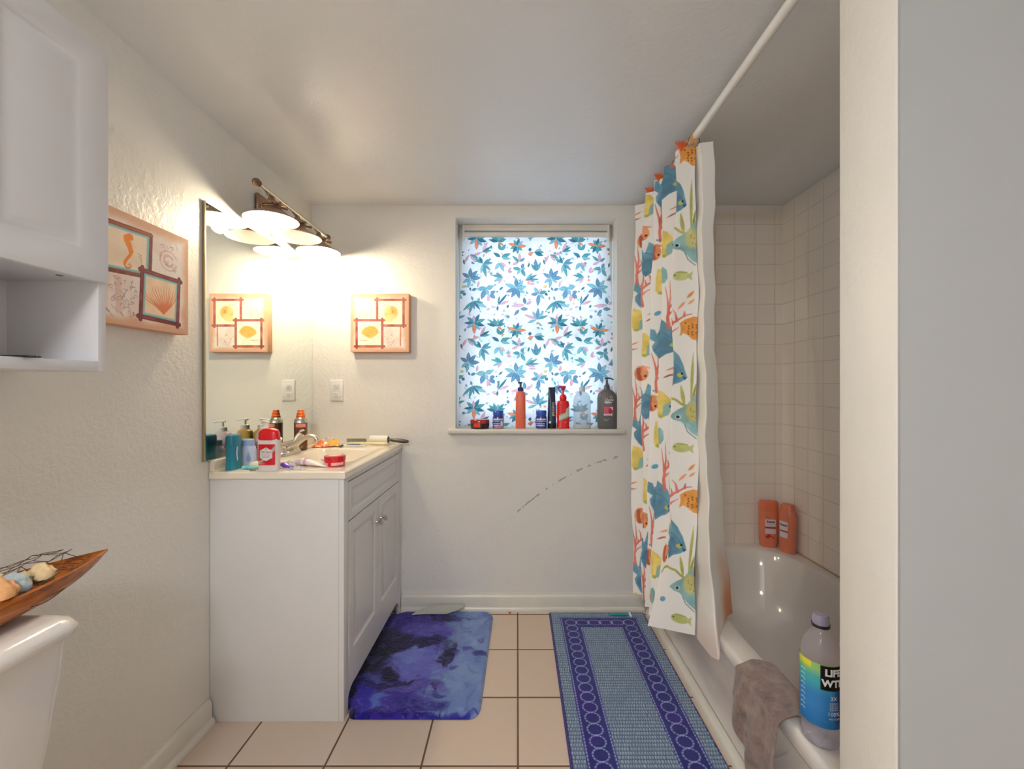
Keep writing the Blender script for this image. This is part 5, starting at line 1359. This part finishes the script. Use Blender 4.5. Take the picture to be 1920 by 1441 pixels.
# label wraps the side seen from the room
P = Paint(-1.9, 1.25, .058, .205, .0022 * 1, (60, 150, 200)) if False else Paint(-1.9, 1.25, .058, .205, .0022, (60, 150, 200))
g = np.clip((P.Y - .058) / .147, 0, 1); n_ = fbm(P.X * .05, P.Y, 30, 6)
al = (slice(None), slice(None))
P.C[:] = np.array((40, 120, 190)) / 255.
P.blend(al, sstep((g - .10) / .25), (52, 132, 200)); P.blend(al, sstep((g - .45) / .3), (70, 176, 184)); P.blend(al, sstep((g - .74) / .18), (150, 200, 120)); P.blend(al, sstep((g - .86) / .08) * (P.X < -.45), (226, 222, 60))
P.blend(al, sstep((P.X - .55) / .3) * sstep((.75 - g) / .2), (40, 60, 140), .8)
P.blend(al, sstep((P.X + 1.25 - .05) / .1) * sstep((.12 - g) / .05), (30, 110, 170), .6)
P.blend(al, ((P.X > -.02) & (P.X < 1.2) & (P.Y > .147) & (P.Y < .204)) * 1.0, (12, 10, 12))
for k in range(9):
    zz = .082 + k * .0115
    P.line([(-1.15, zz), (-.95, zz + .004), (-.78, zz + .001)], .0022, (228, 236, 240), .9)
top = P.Y[0] * 0
Rl = .0437
def labF(X, Y):
    # slanted lower edge and cut-away top left of the yellow corner
    a = X - PI / 2
    return Rl * np.cos(a), Rl * np.sin(a), Y
lab = P.mesh('label', labF, attr_mat('glossy_printed_label', .25, .0, 0), t); lab['label'] = 'blue and teal label with a black square'
FB = lambda u, z, o=.0012: (lambda a: ((Rl + o) * math.cos(a), (Rl + o) * math.sin(a), z))(u / Rl - PI / 2)
text('wording', 'LIFE', .0215, FB, .026, .1885, INKW, t, bold=.0010)
text('wording', 'WTR', .0215, FB, .026, .1640, INKW, t, bold=.0010)
text('wording', '3X', .013, FB, .026, .130, INKW, t); text('wording', '100%', .0125, FB, .026, .094, INKW, t)
text('wording', 'RECYCLED', .0050, FB, .028, .083, INKW, t); 
for k in range(4): text('wording', 'ELECTROLYTE'[:8], .0042, FB, .027, .119 - k * .005, INKW, t)
bm = B(); body(bm, [(.0062, .034, .034), (.014, .0405, .0405), (.030, .041, .041), (.031, .0405, .0405)], 48); obj('water', bm, thin_clear('water_left_in_bottle', (240, 240, 248), .14, .02, .5), t)

# brown washcloth over the rim
CL = NT('brown_terry_cloth'); 
CL.l(CL.ramp(CL.noise(26, 5, .7), [(.3, lin((92, 72, 68))), (.5, lin((138, 112, 102))), (.7, lin((164, 138, 128)))]), CL.b.inputs['Base Color'])
CL.b.inputs['Roughness'].default_value = .95; CL.b.inputs['Sheen Weight'].default_value = .4; CL.bump(CL.noise(260, 5, .7), .9, .003)
wcl = thing('washcloth', 'brown terry washcloth draped over the tub rim beside the water bottle', 'towel', (.730, 1.22, RZ))
P = Paint(0, 1, 0, 1, .0125, (120, 100, 90))
def clothF(X, Y):
    # X: along the rim (0 near viewer .. 1 far), Y: across: 0 inside the tub .. 1 lower hem outside
    y = 1.105 + X * .235
    drop_in = .030 + .020 * np.sin(X * 5)
    drop_out = .34 - .22 * X ** 1.2 + .012 * np.sin(X * 9)
    n = fbm(X, Y, 5, 14) - .47; fold = np.sin(X * 17 + 1.2 * np.sin(Y * 4)) 
    s = Y * (drop_in + .098 + drop_out)
    a = np.clip(s / drop_in, 0, 1); b = np.clip((s - drop_in) / .098, 0, 1); c = np.clip((s - drop_in - .098), 0, None)
    x = .782 - .112 * b; z = RZ - drop_in * (1 - a) - c + .0075 * np.sin(PI * b) + .004
    th = np.maximum(fold, -.6) * .010 * np.clip(c / .10, 0, 1) + np.abs(n) * .012
    x = x - .004 - th * (b >= 1) - .012 * np.clip(c * 12, 0, 1); z = z + (np.maximum(0, fold) * .004 + np.abs(n) * .012) * np.sin(PI * np.clip(b, 0, 1))
    x = np.where(b <= 0, x + .006, x)
    yy = y + (.5 - X) * .10 * np.clip(c / .3, 0, 1) * (X > .5) + .008 * np.sin(Y * 9) 
    return x - .730, yy - 1.22, z - RZ
o = P.mesh('terry_cloth', clothF, CL.m, wcl)
md = o.modifiers.new('thickness', 'SOLIDIFY'); md.thickness = .004; md.offset = 1
md = o.modifiers.new('smooth', 'SUBSURF'); md.levels = 1; md.render_levels = 1

# ============================================================ RUGS AND SMALL THINGS ON THE FLOOR
def flr(px, py): d = 1.22 * 822 / (py - 722); return ((px - 970) * d / 822, d)
bmx0, bmx1, bmy0, bmy1 = -.680, -.135, 1.598, 2.347
P = Paint(bmx0, bmx1, bmy0, bmy1, .0030, (104, 128, 186))
M5 = lambda zx, zy: flr(600 + zx / 5.147, 1100 + zy / 5.147)
X, Y = P.X, P.Y; al = (slice(None), slice(None))
wx = X + (fbm(X, Y, 9, 1) - .47) * .14; wy = Y + (fbm(X, Y, 9, 7) - .47) * .14
P.blend(al, sstep((fbm(X, Y, 16, 3) - .42) * 5), (122, 148, 196), .7)
def blobp(zx, zy, rx, ry, c, a=1.0, soft=.5):
    cx_, cy_ = M5(zx, zy); d = np.sqrt(((wx - cx_) / rx) ** 2 + ((wy - cy_) / ry) ** 2); P.blend(al, sstep((1 - d) / soft + .3), c, a, .06)
P.blend(al, sstep((-.335 - wx + (wy - 1.95) * .05) / .06), (58, 42, 150))
for b_ in ((1000, 250, .20, .055, (62, 40, 168)), (1290, 330, .07, .05, (26, 22, 90)), (1050, 470, .13, .08, (86, 78, 178)), (760, 330, .10, .09, (44, 30, 140)), (640, 600, .10, .16, (18, 16, 52)), (900, 590, .17, .045, (30, 20, 84)), (1160, 690, .06, .05, (48, 32, 130)),
           (560, 800, .10, .12, (14, 14, 50)), (960, 780, .155, .12, (112, 116, 206)), (820, 700, .08, .05, (116, 136, 214)), (420, 960, .08, .06, (60, 70, 160)), (560, 980, .14, .035, (30, 22, 80)), (900, 1000, .14, .03, (90, 80, 170)), (540, 1170, .14, .060, (88, 122, 206)), (760, 1180, .09, .07, (66, 40, 160)), (950, 1150, .12, .04, (44, 40, 130)), (330, 1130, .06, .10, (44, 32, 170)), (700, 1265, .30, .022, (36, 26, 120)), (1300, 1275, .14, .014, (44, 40, 140)),
           (1370, 620, .035, .018, (60, 70, 150)), (1530, 640, .045, .022, (40, 50, 120)), (1500, 540, .02, .02, (70, 84, 150)), (1440, 318, .05, .012, (66, 84, 156)), (1290, 810, .03, .012, (60, 76, 150)), (1110, 1060, .05, .010, (52, 60, 140))):
    blobp(*b_[:4], b_[4], .92)
P.blend(al, sstep((fbm(wx * .6, wy, 34, 8) - .53) * 8) * (X < -.30), (120, 110, 206), .35); P.blend(al, sstep((fbm(wx, wy * 1.3, 15, 28) - .58) * 9) * (X < -.28), (12, 8, 46), .8)
P.blend(al, (np.random.RandomState(1).rand(*X.shape) > .985) * (X < -.25) * 1.0, (190, 186, 230), .5)
P.blend(al, sstep((fbm(wx * 1.6, wy * .8, 26, 18) - .56) * 8) * (X > -.33), (56, 74, 146), .3); P.blend(al, sstep((fbm(wx, wy, 14, 38) - .55) * 7) * (X > -.36), (140, 166, 208), .4)
def matF(X, Y):
    cx_, cy_ = (bmx0 + bmx1) / 2, (bmy0 + bmy1) / 2; hx, hy = (bmx1 - bmx0) / 2, (bmy1 - bmy0) / 2
    u, v = (X - cx_) / hx, (Y - cy_) / hy; r = np.maximum(np.abs(u), np.abs(v)) + 1e-9
    du, dv = np.abs(u) / r, np.abs(v) / r
    # rounded corners: largest s with point s*(du,dv) inside the rounded rectangle
    rc = .16; s = np.ones_like(r)
    ox, oy = 1 - rc, 1 - rc
    b_ = du * ox + dv * oy; q2 = du * du + dv * dv
    disc = b_ * b_ - q2 * (ox * ox + oy * oy - rc * rc)
    sr = (b_ + np.sqrt(np.maximum(disc, 0))) / q2
    s = np.where((du > ox) & (dv > oy), np.minimum(sr, 1), 1)
    u, v = u * s, v * s
    x, y = cx_ + u * hx, cy_ + v * hy
    left = np.clip(-u, 0, 1); bite = (sstep((1.69 - y) / .05) + sstep((y - 2.28) / .06)) * .055
    x = x + bite * left
    x = x + .006 * np.sin(y * 11) * left - .012 * np.clip(u, 0, 1) * (y - 1.6) * -.5 - .010 * np.clip(u, 0, 1) * (1.9 - y)
    edge = 1 - sstep((r - .955) / .045)
    z = .002 + .012 * edge ** .5 + .0032 * fbm(X, Y, 110, 4) * edge + .002 * fbm(X, Y, 12, 2) * edge
    return x + .41, y - 1.97, z
mt = thing('bath_mat', 'plush galaxy print bath mat in blue and purple in front of the vanity', 'bath mat', (-.41, 1.97, 0))
PILE = attr_mat('plush_pile', .95, 0, .6, 420, .1, sheen=.3)
P.mesh('plush_top', matF, PILE, mt)
# grey backing turned up at the far edge
bm = B(); a_ = []
for x_, y_, z_ in ((-.5504, 2.285, .0247), (-.470, 2.287, .0275), (-.372, 2.287, .0265), (-.318, 2.290, .043), (-.283, 2.318, .049), (-.287, 2.338, .050), (-.34, 2.338, .0475), (-.44, 2.338, .0475), (-.505, 2.325, .036)):
    a_.append(bm.verts.new((x_ + .41, y_ - 1.97, z_)))
bm.faces.new(a_)
e_ = bmesh.ops.extrude_face_region(bm, geom=bm.faces[:]); bmesh.ops.translate(bm, verts=[v for v in e_['geom'] if isinstance(v, bmesh.types.BMVert)], vec=(0, 0, .003))
fb = obj('turned_backing', bm, plain('grey_latex_backing', (190, 192, 184), .7), mt); fb['label'] = 'pale grey backing turned up at the far edge'

# woven runner
rx0, rx1, ry0, ry1 = .168, .676, 1.10, 2.345
P = Paint(rx0, rx1, ry0, ry1, .0023, (112, 136, 166)); X, Y = P.X, P.Y; al = (slice(None), slice(None))
dx_ = np.minimum(X - rx0, rx1 - X); dE = np.minimum(dx_, ry1 - Y)
fdx = np.where(X - rx0 < rx1 - X, X - rx0, rx1 - X)
H = np.zeros(X.shape)
# knit: short ladder stitches
cell_u, cell_v = .0092, .0165
row = np.floor(Y / cell_v); uu = (X + (row % 2) * cell_u * .5 + .006 * vnoise(X, row * .37, 55, 2)) / cell_u; vv = Y / cell_v
st_ = np.abs(np.sin(PI * uu)) ** .7 * (1 - np.abs(2 * (vv - row) - 1) ** 2.5) ** .7
rnd = vnoise(np.floor(uu), row, 1.0, 3)
P.blend(al, st_ * (.55 + .45 * rnd), (176, 194, 206), .95); P.blend(al, (1 - st_) ** 1.5, (58, 76, 108), .9); P.blend(al, sstep((fbm(X, Y, 20, 9) - .5) * 4), (104, 128, 150), .35)
H += st_ * .0034
navy = ((dE > .054) & (dE < .158)) * 1.0
P.blend(al, sstep((dE - .053) / .003) * sstep((.159 - dE) / .003), (34, 36, 118), 1, .05); H = H * (1 - navy) + navy * .0006
P.blend(al, navy * sstep((fbm(X, Y, 12, 19) - .46) * 5), (48, 26, 126), .7)
LB = (176, 192, 228)
def bead(mask, p): P.blend(al, mask * (.35 + .65 * (np.sin(p * 2 * PI / .014) > -.3)), LB, .85)
for d0 in (.060, .152):
    ln_ = sstep((.0030 - np.abs(dE - d0)) / .0012); al_ = np.where(fdx <= ry1 - Y, Y, X); bead(ln_, al_); H += ln_ * .0018
def chain(cxs, cys, horiz):
    for cx_, cy_ in zip(cxs, cys):
        a1, a2 = (.033, .023) if horiz else (.027, .026)
        w = P.win(cx_ - .05, cx_ + .05, cy_ - .05, cy_ + .05); d = np.sqrt(((X[w] - cx_) / a1) ** 2 + ((Y[w] - cy_) / a2) ** 2)
        m = sstep((.0036 - np.abs(d - 1) * .026) / .0016); ang = np.arctan2(Y[w] - cy_, X[w] - cx_)
        P.blend(w, m * (.45 + .55 * (np.sin(ang * 14) > -.2)), LB, .8)
        if m.size: H[w] += m * .0015
ys = np.arange(ry1 - .106, ry0, -.0535)
chain([rx0 + .106] * len(ys), ys, False); chain([rx1 - .106] * len(ys), ys, False)
xs_ = np.linspace(rx0 + .106, rx1 - .106, 6)[1:-1]; chain(xs_, [ry1 - .106] * 4, True)
P.blend(al, (np.minimum(dE, Y - ry0) < .010) * 1.0, (50, 38, 112), 1)
def runF(X, Y):
    e = np.minimum(np.minimum(X - rx0, rx1 - X), np.minimum(ry1 - Y, Y - ry0)); ed = sstep(e / .008)
    return X - .422 + .004 * np.sin(Y * 7) * 0, Y - 1.72, .0012 + .0065 * ed + H * ed
rn_ = thing('runner_rug', 'woven blue runner rug with chain borders lying along the bathtub', 'rug', (.422, 1.72, 0))
P.mesh('woven_top', runF, attr_mat('woven_chenille', .9, 0, .5, 500, .15, sheen=.3), rn_)

t = thing('toothbrush', 'teal toothbrush with a white head lying across the far end of the runner', 'toothbrush', (.540, 2.305, .0105), rz=-.03)
bm = B(); tube(bm, spline([(-.058, 0, .006), (-.02, 0, .0065), (.02, 0, .006), (.048, 0, .0055)], 4), [.005, .007, .008, .0085, .0085, .008, .0075, .0075, .007, .006, .0055, .005, .0045], 12, flat=.7); obj('handle', bm, plain('teal_handle', (16, 150, 150), .35), t)
bm = B(); box(bm, .046, .058, -.020, .016, .002, .010, bev=.002); obj('brush_head', bm, WHITEP, t)
t = thing('scrap', 'tiny red scrap on the floor tile between bath mat and runner', 'scrap', (-.040, 2.345, 0))
bm = B(); blob(bm, (0, 0, .004), .0042, 4, 6, .5, (1.6, .9, .9)); obj('scrap', bm, plain('red_scrap', (214, 60, 60), .5), t)
t = thing('lint_tuft', 'small white tuft of lint on the floor at the right edge of the bath mat', 'lint', (-.118, 2.250, 0))
bm = B(); rr3 = random.Random(3)
for k in range(14): 
    p0 = (rr3.uniform(-.012, .012), rr3.uniform(-.012, .012), .002); tube(bm, spline([p0, (p0[0] + rr3.uniform(-.01, .01), p0[1] + rr3.uniform(-.01, .01), .006), (p0[0] + rr3.uniform(-.014, .014), p0[1] + rr3.uniform(-.012, .012), .002)], 3), .0009, 5)
obj('tuft', bm, plain('white_lint', (224, 220, 216), .9), t)
